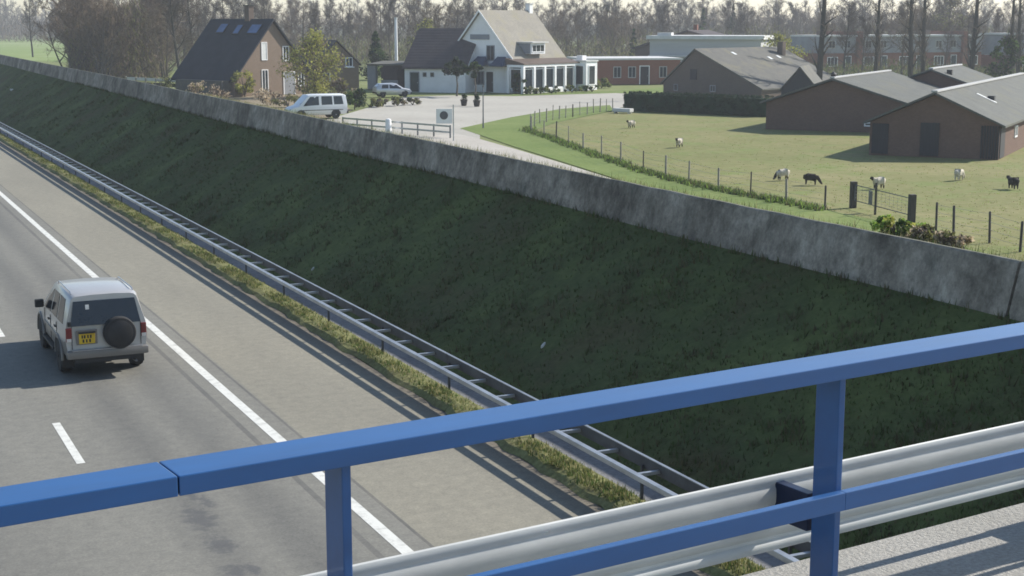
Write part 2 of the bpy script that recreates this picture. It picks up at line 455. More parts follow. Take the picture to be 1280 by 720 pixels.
# ------------------------------------------------------------------ mesh builder
class MB:
    def __init__(self):
        self.v, self.f, self.m = [], [], []

    def add(self, vs, fs, mi=0):
        o = len(self.v)
        self.v += [tuple(p) for p in vs]
        for f in fs:
            self.f.append(tuple(i + o for i in f))
            self.m.append(mi)
        return self

    def box(self, c, s, rz=0.0, mi=0, rx=0.0, ry=0.0):
        mtx = Matrix.Rotation(rz, 3, 'Z') @ Matrix.Rotation(ry, 3, 'Y') @ Matrix.Rotation(rx, 3, 'X')
        c = Vector(c)
        vs = [c + mtx @ Vector((sx * s[0] / 2, sy * s[1] / 2, sz * s[2] / 2)) for sz in (-1, 1) for sy in (-1, 1) for sx in (-1, 1)]
        return self.add(vs, [(0, 2, 3, 1), (4, 5, 7, 6), (0, 1, 5, 4), (2, 6, 7, 3), (0, 4, 6, 2), (1, 3, 7, 5)], mi)

    def hexa(self, a, b, mi=0):
        """solid between two quads a (4 points) and b (4 points)"""
        return self.add(list(a) + list(b), [(3, 2, 1, 0), (4, 5, 6, 7), (0, 1, 5, 4), (1, 2, 6, 5), (2, 3, 7, 6), (3, 0, 4, 7)], mi)

    def prism(self, poly, h0, h1, fn, mi=0):
        n = len(poly)
        vs = [fn(p[0], p[1], h0) for p in poly] + [fn(p[0], p[1], h1) for p in poly]
        fs = [tuple(range(n - 1, -1, -1)), tuple(range(n, 2 * n))] + [(i, (i + 1) % n, (i + 1) % n + n, i + n) for i in range(n)]
        return self.add(vs, fs, mi)

    def tube(self, pts, rad, n=8, mi=0, cap=True):
        pts = [Vector(p) for p in pts]
        if not hasattr(rad, '__len__'):
            rad = [rad] * len(pts)
        o = len(self.v)
        prev = None
        for i, p in enumerate(pts):
            d = (pts[min(i + 1, len(pts) - 1)] - pts[max(i - 1, 0)])
            if d.length < 1e-9:
                d = Vector((0, 0, 1))
            d.normalize()
            if prev is None:
                a = d.orthogonal().normalized()
            else:
                a = (prev - d * prev.dot(d))
                a = a.normalized() if a.length > 1e-6 else d.orthogonal().normalized()
            prev = a
            b = d.cross(a)
            for k in range(n):
                t = 2 * PI * k / n
                self.v.append(tuple(p + (a * math.cos(t) + b * math.sin(t)) * rad[i]))
        for i in range(len(pts) - 1):
            for k in range(n):
                q = (k + 1) % n
                self.f.append((o + i * n + k, o + i * n + q, o + (i + 1) * n + q, o + (i + 1) * n + k))
                self.m.append(mi)
        if cap:
            self.f.append(tuple(o + k for k in range(n - 1, -1, -1)))
            self.m.append(mi)
            e = o + (len(pts) - 1) * n
            self.f.append(tuple(e + k for k in range(n)))
            self.m.append(mi)
        return self

    def lathe(self, prof, n=24, fn=None, mi=0):
        """prof: (r, h) pairs; fn maps (x, y, h) to a point"""
        fn = fn or (lambda x, y, h: (x, y, h))
        o = len(self.v)
        for r_, h in prof:
            for k in range(n):
                t = 2 * PI * k / n
                self.v.append(tuple(fn(r_ * math.cos(t), r_ * math.sin(t), h)))
        for i in range(len(prof) - 1):
            for k in range(n):
                q = (k + 1) % n
                self.f.append((o + i * n + k, o + i * n + q, o + (i + 1) * n + q, o + (i + 1) * n + k))
                self.m.append(mi)
        self.f.append(tuple(o + k for k in range(n - 1, -1, -1)))
        self.m.append(mi)
        e = o + (len(prof) - 1) * n
        self.f.append(tuple(e + k for k in range(n)))
        self.m.append(mi)
        return self

    def build(self, name, mats, parent=None, bevel=0.0, smooth=None, loc=None):
        me = bpy.data.meshes.new(name)
        me.from_pydata(self.v, [], self.f)
        for m_ in (mats if isinstance(mats, (list, tuple)) else [mats]):
            me.materials.append(M[m_] if isinstance(m_, str) else m_)
        me.polygons.foreach_set('material_index', self.m)
        bm = bmesh.new()
        bm.from_mesh(me)
        bmesh.ops.recalc_face_normals(bm, faces=bm.faces)
        if bevel:
            es = [e for e in bm.edges if len(e.link_faces) == 2 and e.calc_face_angle(0) > 0.6]
            bmesh.ops.bevel(bm, geom=es, offset=bevel, segments=2, affect='EDGES', profile=0.6)
        bm.to_mesh(me)
        bm.free()
        if smooth is not None:
            me.polygons.foreach_set('use_smooth', [True] * len(me.polygons))
            me.set_sharp_from_angle(angle=R(smooth))
        me.update()
        o = bpy.data.objects.new(name, me)
        COL.objects.link(o)
        if parent is not None:
            o.parent = parent
        if loc is not None:
            o.location = loc
        return o


def soup(name, V, F, mats, mi=None, parent=None):
    """fast mesh from arrays; F is (n,3) or (n,4)"""
    V = np.asarray(V, dtype=np.float32)
    F = np.asarray(F, dtype=np.int32)
    k = F.shape[1]
    me = bpy.data.meshes.new(name)
    me.vertices.add(len(V))
    me.vertices.foreach_set('co', V.ravel())
    me.loops.add(F.size)
    me.loops.foreach_set('vertex_index', F.ravel())
    me.polygons.add(len(F))
    me.polygons.foreach_set('loop_start', np.arange(0, F.size, k, dtype=np.int32))
    me.polygons.foreach_set('loop_total', np.full(len(F), k, dtype=np.int32))
    for m_ in (mats if isinstance(mats, (list, tuple)) else [mats]):
        me.materials.append(M[m_])
    if mi is not None:
        me.polygons.foreach_set('material_index', np.asarray(mi, dtype=np.int32))
    me.update(calc_edges=True)
    o = bpy.data.objects.new(name, me)
    COL.objects.link(o)
    if parent is not None:
        o.parent = parent
    return o


def tag(o, label=None, cat=None, group=None, kind=None):
    if label:
        o['label'] = label
    if cat:
        o['category'] = cat
    if group:
        o['group'] = group
    if kind:
        o['kind'] = kind
    return o


def thing(name, label, cat, loc=(0, 0, 0), rz=0.0, group=None):
    o = bpy.data.objects.new(name, None)
    COL.objects.link(o)
    o.location = loc
    o.rotation_euler = (0, 0, rz)
    o.empty_display_size = 0.3
    return tag(o, label, cat, group)


def copy_tree(o, parent=None):
    c = o.copy()
    COL.objects.link(c)
    if parent is not None:
        c.parent = parent
    for ch in list(o.children):
        copy_tree(ch, c)
    return c


def sheet(name, pts, z, m_, sub=0):
    mb = MB()
    mb.add([(p[0], p[1], z) for p in pts], [tuple(range(len(pts)))])
    o = mb.build(name, m_)
    if o.data.polygons[0].normal.z < 0:
        o.data.flip_normals()
    return tag(o, kind='structure')


# ------------------------------------------------------------------ ground, motorway
sheet('ground', [(-2500, -600), (2600, -600), (2600, 3200), (-2500, 3200)], -0.05, 'field_base')
mb = MB()
mb.add([(-20, -40, 0), (10.95, -40, 0), (10.95, 900, 0), (-20, 900, 0)], [(0, 1, 2, 3)])
tag(mb.build('motorway', 'asphalt'), kind='structure')
mb = MB()
mb.add([(7.3, -30, .004), (7.5, -30, .004), (7.5, 700, .004), (7.3, 700, .004)], [(0, 1, 2, 3)])
tag(mb.build('edge_line', 'paint'), kind='structure')
mb = MB()
for k in range(-3, 40):
    y0 = 25.95 + 11.75 * k
    mb.add([(3.73, y0, .004), (3.88, y0, .004), (3.88, y0 + 2.95, .004), (3.73, y0 + 2.95, .004)], [(0, 1, 2, 3)])
    mb.add([(0.13, y0, .004), (0.28, y0, .004), (0.28, y0 + 2.95, .004), (0.13, y0 + 2.95, .004)], [(0, 1, 2, 3)])
tag(mb.build('lane_line', 'paint'), kind='structure')

# wall line (top edge), seen points at its top height
XW = 17.5
WEST = [(-15, 18.15), (10, 18.15), (18.5, 18.16), (25, 18.17), (31, 18.25), (36, 18.36), (42, 18.55), (46, 18.68), (53, 18.75), (60, 18.95), (66, 19.2), (73, 19.3), (82, 19.4), (93, 19.65), (109, 20.0), (122, 20.2), (150, 20.5), (193, 21.2), (300, 22.0), (420, 22.6)]
WL = [(y * XW / x, XW) for y, x in WEST]
WT = [(y * XW / x, 7.66 - 3.96 * XW / x) for y, x in WEST]      # height of the wall's top along the road
WH = [(-15, .88), (20, .88), (28, .89), (36, .85), (42, .86), (50, .92), (66, .97), (93, .92), (150, .82), (420, .8)]
def zt(y):
    return ip(WT, y)


def ip(tab, y):
    return float(np.interp(y, [t[0] for t in tab], [t[1] for t in tab]))

ys = [-15 + 0.6 * i for i in range(0, 110)] + [52 + 2.0 * i for i in range(0, 60)] + [172 + 8 * i for i in range(0, 32)]
ys = sorted(set(ys))
rng = np.random.default_rng(5)
# embankment, both faces, with a little unevenness
NS = 22
rows = []
for y in ys:
    xw = ip(WL, y) - 0.28
    zb = zt(y) - ip(WH, y)
    row = []
    x0 = 12.2
    for i in range(NS + 1):
        t = i / NS
        x = x0 + (xw + 0.12 - x0) * t
        z = (zb - 0.0) * (t ** 1.06) + 0.05 * math.sin(y * 0.9 + x * 1.3) * math.sin(PI * t) + 0.03 * math.sin(y * 2.3 - x * 2.1) * math.sin(PI * t)
        row.append((x, y, z + 0.01))
    rows.append(row)
V = [p for r_ in rows for p in r_]
k = NS + 1
F = [(a * k + i, a * k + i + 1, (a + 1) * k + i + 1, (a + 1) * k + i) for a in range(len(ys) - 1) for i in range(NS)]
mb = MB()
mb.add(V, F)
# the far side of the bank, falling to the fields
o0 = len(mb.v)
Vb = []
for y in ys:
    xw = ip(WL, y)
    Vb += [(xw + 0.1, y, zt(y) - 0.3), (xw + 0.9, y, zt(y) - 0.42), (xw + 3.0, y, 1.6), (xw + 5.4, y, -0.06)]
mb.add(Vb, [(a * 4 + i, a * 4 + i + 1, (a + 1) * 4 + i + 1, (a + 1) * 4 + i) for a in range(len(ys) - 1) for i in range(3)])
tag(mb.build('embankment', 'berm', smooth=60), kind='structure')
# verge between asphalt and slope
mb = MB()
vy = [-20 + 0.5 * i for i in range(0, 220)] + [92 + 6 * i for i in range(0, 60)]
rr = random.Random(3)
Vv = []
for y in vy:
    e = 10.92 + rr.uniform(-0.09, 0.05)
    hh = 0.12 + 0.03 * math.sin(y * 1.7) + rr.uniform(-.02, .02)
    Vv += [(e + 0.02, y, 0.003), (e + 0.14, y, hh * .75), (11.22, y, hh), (11.6, y, hh * .6), (11.72, y, .03), (12.3, y, 0.04)]
mb.add(Vv, [(a * 6 + i, a * 6 + i + 1, (a + 1) * 6 + i + 1, (a + 1) * 6 + i) for a in range(len(vy) - 1) for i in range(5)])
mb.m = [1 if i % 5 == 4 else 0 for i in range(len(mb.f))]
tag(mb.build('verge', ['dry_verge', 'gravel']), kind='structure')


def seg_wall(name, y0, y1, label):
    """leaning concrete wall between two stations of the line"""
    yy = [y0] + [y for y in ys if y0 + 0.05 < y < y1 - 0.05] + [y1]
    m_ = MB()
    V = []
    for i, y in enumerate(yy):
        xw, h = ip(WL, y), ip(WH, y)
        j = 0.005 * math.sin(y * 3.1) + 0.004 * math.sin(y * 7.7)
        V += [(xw - 0.31, y, zt(y) - h - 0.35), (xw - 0.015, y, zt(y) - 0.03 + j), (xw + 0.015, y, zt(y) + j), (xw + 0.13, y, zt(y) + j - 0.01), (xw + 0.16, y, zt(y) - 0.6), (xw + 0.16, y, zt(y) - h - 0.35)]
    n = 6
    F = [(a * n + i, a * n + (i + 1) % n, (a + 1) * n + (i + 1) % n, (a + 1) * n + i) for a in range(len(yy) - 1) for i in range(n)]
    F += [tuple(range(n)), tuple(range((len(yy) - 1) * n, len(yy) * n))]
    m_.add(V, F)
    m_.m = [1 if k_ < len(F) - 2 and k_ % n == 2 else 0 for k_ in range(len(F))]
    return tag(m_.build(name, ['concrete_wall', 'dimmed_top']), label, 'wall', 'concrete wall sections on the bank')

seg_wall('concrete_wall', 17.93, 410, 'long stained grey concrete wall along the top of the grassy motorway bank')
seg_wall('concrete_wall', -14, 17.87, 'short end section of concrete wall beyond the dark joint, at the right edge')

# ------------------------------------------------------------------ grass tufts (uncountable)
def tufts(name, P, hmin, hmax, mats, label, seed, blades=5, width=0.018, lean=0.6, probs=None):
    g = np.random.default_rng(seed)
    P = np.asarray(P, dtype=np.float64)
    n = len(P)
    B = np.repeat(P, blades, axis=0) + np.c_[g.normal(0, 0.05, (n * blades, 2)), np.zeros(n * blades)]
    h = g.uniform(hmin, hmax, n * blades)
    a = g.uniform(0, 2 * PI, n * blades)
    d = np.c_[np.cos(a), np.sin(a), np.zeros_like(a)]
    s = np.c_[-np.sin(a), np.cos(a), np.zeros_like(a)]
    ln = g.uniform(0.1, lean, n * blades)
    wv = width * g.uniform(0.6, 1.4, n * blades)
    B[:, 2] -= 0.03
    p0 = B - s * wv[:, None]
    p1 = B + s * wv[:, None]
    p2 = B + d * (h * ln)[:, None] + np.c_[np.zeros((n * blades, 2)), h]
    V = np.stack([p0, p1, p2], 1).reshape(-1, 3)
    F = np.arange(len(V)).reshape(-1, 3)
    mi = g.choice(len(mats), n * blades, p=probs)
    return tag(soup(name, V, F, mats, mi), label, 'grass', kind='stuff')

def slope_z(x, y):
    xw = ip(WL, y) - 0.16
    zb = zt(y) - ip(WH, y)
    t = min(max((x - 12.2) / (xw - 12.2), 0), 1)
    return zb * t ** 1.06 + 0.05 * math.sin(y * 0.9 + x * 1.3) * math.sin(PI * t) + 0.03 * math.sin(y * 2.3 - x * 2.1) * math.sin(PI * t) + 0.01

rs = random.Random(11)
P = []
while len(P) < 26000:
    y = 9 + 130 * rs.random() ** 2.2
    x = rs.uniform(12.2, ip(WL, y) - 0.3)
    # clumpy cover
    if math.sin(x * 1.7 + 0.6 * math.sin(y * 0.5)) * math.sin(y * 0.8 + x * 0.4) + rs.uniform(-0.9, 0.9) < -0.35:
        continue
    P.append((x, y, slope_z(x, y)))
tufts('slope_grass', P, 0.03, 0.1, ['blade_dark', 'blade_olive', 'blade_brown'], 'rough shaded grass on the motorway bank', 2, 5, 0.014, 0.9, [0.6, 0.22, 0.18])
P = []
for c in range(260):
    y = 12 + 110 * rs.random() ** 1.9
    x = rs.uniform(12.5, XW - .5)
    for k_ in range(rs.randrange(4, 16)):
        a, b = x + rs.gauss(0, .22), y + rs.gauss(0, .3)
        P.append((a, b, slope_z(a, b)))
tufts('bank_weeds', P, .08, .22, ['blade_olive', 'blade_brown', 'blade_dark'], 'taller weeds in clumps on the bank', 22, 5, .016, .9, [.35, .3, .35])
P = []
while len(P) < 6500:
    y = 9 + 150 * rs.random() ** 2.4
    x = rs.uniform(11.06, 11.76)
    if x > 12.3:
        continue
    if math.sin(y * 1.9) * math.sin(y * 0.7 + 1) + rs.uniform(-0.6, 0.6) < -0.35:
        continue
    P.append((x, y, 0.15 - .5 * max(0, x - 11.4)))
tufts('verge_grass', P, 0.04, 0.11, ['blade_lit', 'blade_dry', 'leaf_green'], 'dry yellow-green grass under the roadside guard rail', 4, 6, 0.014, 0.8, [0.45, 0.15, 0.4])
P = []
for i in range(500):
    y = rs.uniform(15, 110)
    P.append((ip(WL, y) - 0.34 + rs.uniform(-0.12, 0.05), y, zt(y) - ip(WH, y) - 0.02))
tufts('wall_foot_grass', P, 0.05, 0.2, ['blade_dark', 'blade_olive'], 'longer grass tufts growing along the foot of the concrete wall', 6, 6, 0.014, 0.8)

# ------------------------------------------------------------------ village surfaces
Z1, Z2, Z3 = -0.03, -0.015, 0.0
def pp(lst):
    return [at(x, y) for x, y in lst]
PAST = pp([(662, 166), (690, 155), (735, 145), (765, 139), (960, 147), (1090, 150)]) + [Vector((120, 95, 0)), Vector((150, 20, 0)), Vector((60, 8, 0))] + pp([(1275, 330), (1170, 296), (1100, 275), (1030, 262), (938, 245), (804, 214), (729, 186)])
sheet('pasture', PAST, Z1, 'pasture')
VG = pp([(575, 160), (640, 146), (700, 136), (762, 131), (768, 138), (735, 144), (690, 154), (662, 165), (729, 185), (804, 213), (938, 244), (1030, 261), (1100, 276), (1170, 297), (1280, 330), (1130, 320), (1000, 290), (900, 256), (780, 226), (640, 182)])
sheet('grass_verge', VG, Z2, 'verge_green')
RD = pp([(398, 152), (430, 143), (505, 121), (560, 119), (640, 120), (770, 116), (800, 118), (795, 131), (764, 136), (700, 143), (655, 155), (600, 168), (600, 178), (500, 178)])
sheet('village_road', RD, Z1 + .006, 'village_road')
PT = pp([(566, 166), (590, 171), (640, 185), (700, 203), (780, 228), (870, 250), (960, 276), (940, 284), (860, 262), (780, 240), (640, 206), (560, 182), (520, 172)])
sheet('path', PT, Z3, 'path')
sheet('soil', pp([(200, 116), (330, 112), (420, 121), (440, 138), (400, 150), (330, 150), (240, 135)]), Z1, 'soil')
sheet('lawn', pp([(640, 117), (770, 113), (840, 108), (840, 118), (770, 116), (640, 119.5)]), Z1, 'verge_green')
sheet('far_field', [at_depth(-150, 330), at_depth(90, 290), at_depth(200, 420), at_depth(260, 900), at_depth(-300, 900)], Z1, mat_ground('spring_field', [(0.35, (0.16, 0.24, 0.06)), (0.55, (0.23, 0.29, 0.1)), (0.68, (0.4, 0.42, 0.28))], ((0.12, 0.18, 0.05), (0.3, 0.34, 0.15)), 0.035, 0.5))

# ------------------------------------------------------------------ roadside guard rail (double, with ladder spacers)
def wprofile(h=0.31, d=0.08):
    """W profile: (depth, height) from bottom to top, depth towards traffic"""
    return [(0.012, 0.0), (0.0, 0.022), (d, 0.068), (d, 0.112), (0.008, 0.148), (0.008, 0.162), (d, 0.198), (d, 0.242), (0.0, 0.288), (0.012, h)]

def wbeam(mbx, a, b, z0, depth_dir, th=0.006, steps=1, mi=0):
    prof = wprofile()
    a, b = Vector(a), Vector(b)
    n = len(prof)
    ring = [(q[0], q[1]) for q in prof] + [(q[0] - th, q[1]) for q in reversed(prof)]
    N = len(ring)
    V = []
    for s in range(steps + 1):
        c = a.lerp(b, s / steps)
        for dd, hh in ring:
            V.append((c.x + depth_dir[0] * dd, c.y + depth_dir[1] * dd, z0 + hh))
    F = [(s * N + i, s * N + (i + 1) % N, (s + 1) * N + (i + 1) % N, (s + 1) * N + i) for s in range(steps) for i in range(N)]
    F += [tuple(range(N)), tuple(range(steps * N, steps * N + N))]
    mbx.add(V, F, mi)

gr = thing('guard_rail', 'long double galvanised guard rail with ladder-like spacers at the foot of the bank', 'guard rail', (11.45, 22, 0))
gl = gr.location
XF, XB = 11.22, 11.66
def loc(p, o):
    return (p[0] - o.x, p[1] - o.y, p[2] - o.z)
# rails come in 12 m lengths butted together
for k_ in range(36):
    y0 = -20 + 12 * k_
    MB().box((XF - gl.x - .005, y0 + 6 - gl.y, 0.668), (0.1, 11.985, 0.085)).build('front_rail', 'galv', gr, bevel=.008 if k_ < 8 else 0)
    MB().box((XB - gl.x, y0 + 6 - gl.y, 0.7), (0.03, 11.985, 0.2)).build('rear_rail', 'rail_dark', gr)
    MB().box((XB - gl.x, y0 + 6 - gl.y, 0.805), (0.05, 11.985, 0.014)).build('rear_rail_lit_edge', 'galv', gr)  # lighter strip painted in for the sunlit top edge of the rear rail
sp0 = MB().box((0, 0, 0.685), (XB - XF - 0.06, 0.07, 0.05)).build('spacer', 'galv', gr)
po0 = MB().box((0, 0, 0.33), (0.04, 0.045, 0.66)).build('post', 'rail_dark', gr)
more_s, more_p = MB(), MB()
NSP = 0
for i in range(280):
    y = 11.3 + 1.335 * i
    if i < 100:
        o = sp0 if i == 0 else sp0.copy()
        if i:
            COL.objects.link(o)
        o.location = (0.0 + (XF + XB) / 2 - gl.x, y - gl.y, 0)
    else:
        more_s.box(((XF + XB) / 2 - gl.x, y - gl.y, 0.685), (XB - XF - 0.06, 0.07, 0.05))
    if i % 3 == 0:
        if i < 270:
            o = po0 if i == 0 else po0.copy()
            if i:
                COL.objects.link(o)
            o.location = (XB - gl.x - .045, y - gl.y + 0.5, 0)
        else:
            more_p.box((XB - gl.x - .045, y - gl.y + 0.5, 0.33), (0.06, 0.05, 0.66))
tag(more_s.build('far_spacers', 'galv', gr), kind='stuff')
tag(more_p.build('far_posts', 'galv_dull', gr), kind='stuff')

# ------------------------------------------------------------------ bridge: deck edge, blue railing, crash barrier
ra = Vector((0.43, 4.60, 0))
rb = Vector((5.12, 5.19, 0))
rd = (rb - ra).normalized()
rn = Vector((-rd.y, rd.x, 0))            # away from the viewer
RANG = math.atan2(rd.y, rd.x)
def rp(s, off=0.0, z=0.0):
    p = ra + rd * s + rn * off
    return Vector((p.x, p.y, z))
DZ = 5.1
mb = MB()
for a0, a1, z0, z1 in ((-5.6, 0.5, 4.25, DZ),):
    q = [rp(-14, a0), rp(16, a0), rp(16, a1), rp(-14, a1)]
    mb.hexa([(p.x, p.y, z0) for p in q], [(p.x, p.y, z1) for p in q])
tag(mb.build('bridge_deck', 'deck', bevel=0.015), kind='structure')

br = thing('bridge_railing', 'blue painted steel bridge railing with square posts and two rails', 'railing', rp(3, 0, DZ), RANG)
def rl(s, off, z):
    return Vector((s - 3, off, z - DZ))
ZR = 6.26
def rail_piece(name, s0, s1, z_top, hgt, wid, off, bev=0.006):
    return MB().box(rl((s0 + s1) / 2, off, z_top - hgt / 2), (s1 - s0, wid, hgt)).build(name, 'blue', br, bevel=bev)
SJ = (at(198, 577, ZR) - ra).dot(rd)
rail_piece('handrail', -13, SJ - 0.0025, ZR, 0.066, 0.19, -0.095, .004)
rail_piece('handrail', SJ + 0.0025, 15, ZR, 0.066, 0.19, -0.095, .004)
MB().box(rl(SJ, -0.095, ZR - 0.033), (0.03, 0.17, 0.05)).build('joint_sleeve', 'black_gap', br)
S1 = (at(408, 543, ZR) - ra).dot(rd)
S2 = (at(1023, 444, ZR) - ra).dot(rd)
DS = S2 - S1
for i in range(-5, 6):
    s = S1 + DS * i
    MB().box(rl(s, -0.085, (DZ + ZR - 0.066) / 2), (0.034, 0.14, ZR - 0.066 - DZ)).build('post', 'blue', br, bevel=0.005)
    MB().box(rl(s, -0.085, DZ + 0.008), (0.2, 0.2, 0.016)).build('base_plate', 'blue', br)
ZL = 5.662
for i in range(-5, 6):
    rail_piece('lower_rail', S1 + DS * i, S1 + DS * (i + 1), ZL + 0.04, 0.08, 0.04, -0.176, 0.004)

for i in range(-2, 4):
    s = S1 + DS * i
    for ex in (-.019, .019):
        MB().tube([rl(s + ex, -.15, ZR - .068), rl(s + ex, -.02, ZR - .068)], .006, 6).build('weld', 'blue', br)
cb = thing('crash_barrier', 'pale steel W-beam crash barrier bolted behind the blue bridge railing', 'crash barrier', rp(3, 0.2, DZ), RANG)
ZB = 5.678 - 0.355 - DZ
prof = [(0.0, 0.0), (0.02, 0.003), (0.03, 0.012), (0.032, 0.03), (0.026, 0.044), (0.008, 0.054), (0.006, 0.068), (0.024, 0.082), (0.032, 0.094), (0.032, 0.125), (0.022, 0.142), (0.002, 0.16), (0.0, 0.195), (0.02, 0.213), (0.031, 0.23), (0.033, 0.262), (0.03, 0.29), (0.02, 0.3), (0.018, 0.31), (0.026, 0.32), (0.028, 0.34), (0.02, 0.351), (0.006, 0.355)]
prof = [(a * .6, b) for a, b in prof]
def beam_piece(x0, x1, dy):
    ring_ = prof + [(a - .007, b * .985 + .002) for a, b in reversed(prof)]
    V = [(x, 0.02 + dy - a, ZB + b) for x in (x0, x1) for a, b in ring_]
    N = len(ring_)
    m_ = MB()
    m_.add(V, [(i, (i + 1) % N, (i + 1) % N + N, i + N) for i in range(N)] + [tuple(range(N)), tuple(range(N, 2 * N))])
    return m_.build('beam', 'beam_white', cb, smooth=40)
beam_piece(-16, 2.9, 0.0)
beam_piece(2.75, 13, 0.009)
for i in range(-5, 6):
    s = S1 + DS * i - 3
    mb = MB()
    mb.box((s, -0.085, 5.56 - DZ), (0.05, 0.225, 0.17))
    mb.build('bracket', 'blue_dark', cb, bevel=0.004)
    mb = MB()
    for dx in (-.07, .07):
        mb.lathe([(0.014, 0), (0.014, 0.01)], 8, lambda x, y, h, s=s, dx=dx: (s + dx + x, 0.02 - h, ZB + .178 + y))
    mb.build('bolts', 'galv', cb)

# ------------------------------------------------------------------ vehicles
def ring(st):
    y, zb, zm, zt, ws, wb, wt, dy = st
    half = [(ws * 0.88, zb), (ws, zb + 0.1), (wb, zb + (zm - zb) * 0.55), (wb - 0.015, zm), (wt, zt - 0.07), (wt - 0.05, zt - 0.018), (wt - 0.14, zt), (wt * 0.35, zt + 0.018)]
    pts = []
    for x, z in half:
        yy = y + (dy * (z - zm) / max(zt - zm, .01) if z > zm else 0)
        pts.append((x, yy, z))
    return pts + [(-x, yy, z) for x, yy, z in reversed(pts)]

def loft(sts, mi_fn=None):
    mb = MB()
    rings = [ring(s) for s in sts]
    N = len(rings[0])
    V = [p for r_ in rings for p in r_]
    mb.add(V, [])
    for a in range(len(rings) - 1):
        for i in range(N):
            j = (i + 1) % N
            mb.f.append((a * N + i, a * N + j, (a + 1) * N + j, (a + 1) * N + i))
            mb.m.append(mi_fn(i) if mi_fn else 0)
    e = (len(rings) - 1) * N
    mb.f.append(tuple(range(N)))
    mb.m.append(0)
    mb.f.append(tuple(e + i for i in range(N)))
    mb.m.append(0)
    return mb

def side_pt(sts, y, t, sgn, off=0.008):
    """a point on the cabin side between belt (t=0) and roof rail (t=1)"""
    Y = [s[0] for s in sts]
    g = lambda k: float(np.interp(y, Y, [s[k] for s in sts]))
    zm, zt, wb, wt, dy = g(2), g(3), g(5), g(6), g(7)
    x = (wb - 0.015) + (wt - wb + 0.015) * t
    z = zm + (zt - 0.07 - zm) * t
    return (sgn * (x + off), y + dy * (z - zm) / max(zt - zm, .01), z + off * 0.3)

def side_glass(sts, quads, parent, name='side_window', m_='glass'):
    for sgn in (1, -1):
        for (ya, yb, yc, yd) in quads:      # bottom rear, bottom front, top front, top rear
            P = [side_pt(sts, ya, .06, sgn), side_pt(sts, yb, .06, sgn), side_pt(sts, yc, .9, sgn), side_pt(sts, yd, .9, sgn)]
            Q = [side_pt(sts, ya, .06, sgn, -.02), side_pt(sts, yb, .06, sgn, -.02), side_pt(sts, yc, .9, sgn, -.02), side_pt(sts, yd, .9, sgn, -.02)]
            MB().hexa(P, Q).build(name, m_, parent)

def wheel(parent, x, y, r_, wd, sgn, spokes=True):
    fn = lambda a, b, h: (x + sgn * h, y + a, r_ + b)
    t = MB().lathe([(r_ * .62, -wd / 2), (r_ * .93, -wd / 2), (r_, -wd * .3), (r_, wd * .3), (r_ * .93, wd / 2), (r_ * .62, wd / 2)], 28, fn).build('wheel', 'rubber', parent, smooth=40)
    m_ = MB().lathe([(r_ * .6, -wd * .4), (r_ * .6, wd / 2 - .005), (r_ * .54, wd / 2 - .02), (r_ * .2, wd / 2 - .035), (r_ * .16, wd / 2)], 20, fn)
    m_.build('rim', 'rim', t, smooth=40)
    return t

def arch(parent, x, y, r_, sgn, m_='trim_black'):
    n = 14
    m2_ = MB()
    pts = [(math.cos(PI * i / n) * r_, math.sin(PI * i / n) * r_) for i in range(n + 1)]
    m2_.prism(pts, -.02, .006, lambda a, b, h: (x + sgn * h, y + a, 0.36 + b))
    return m2_.build('wheel_arch', m_, parent)

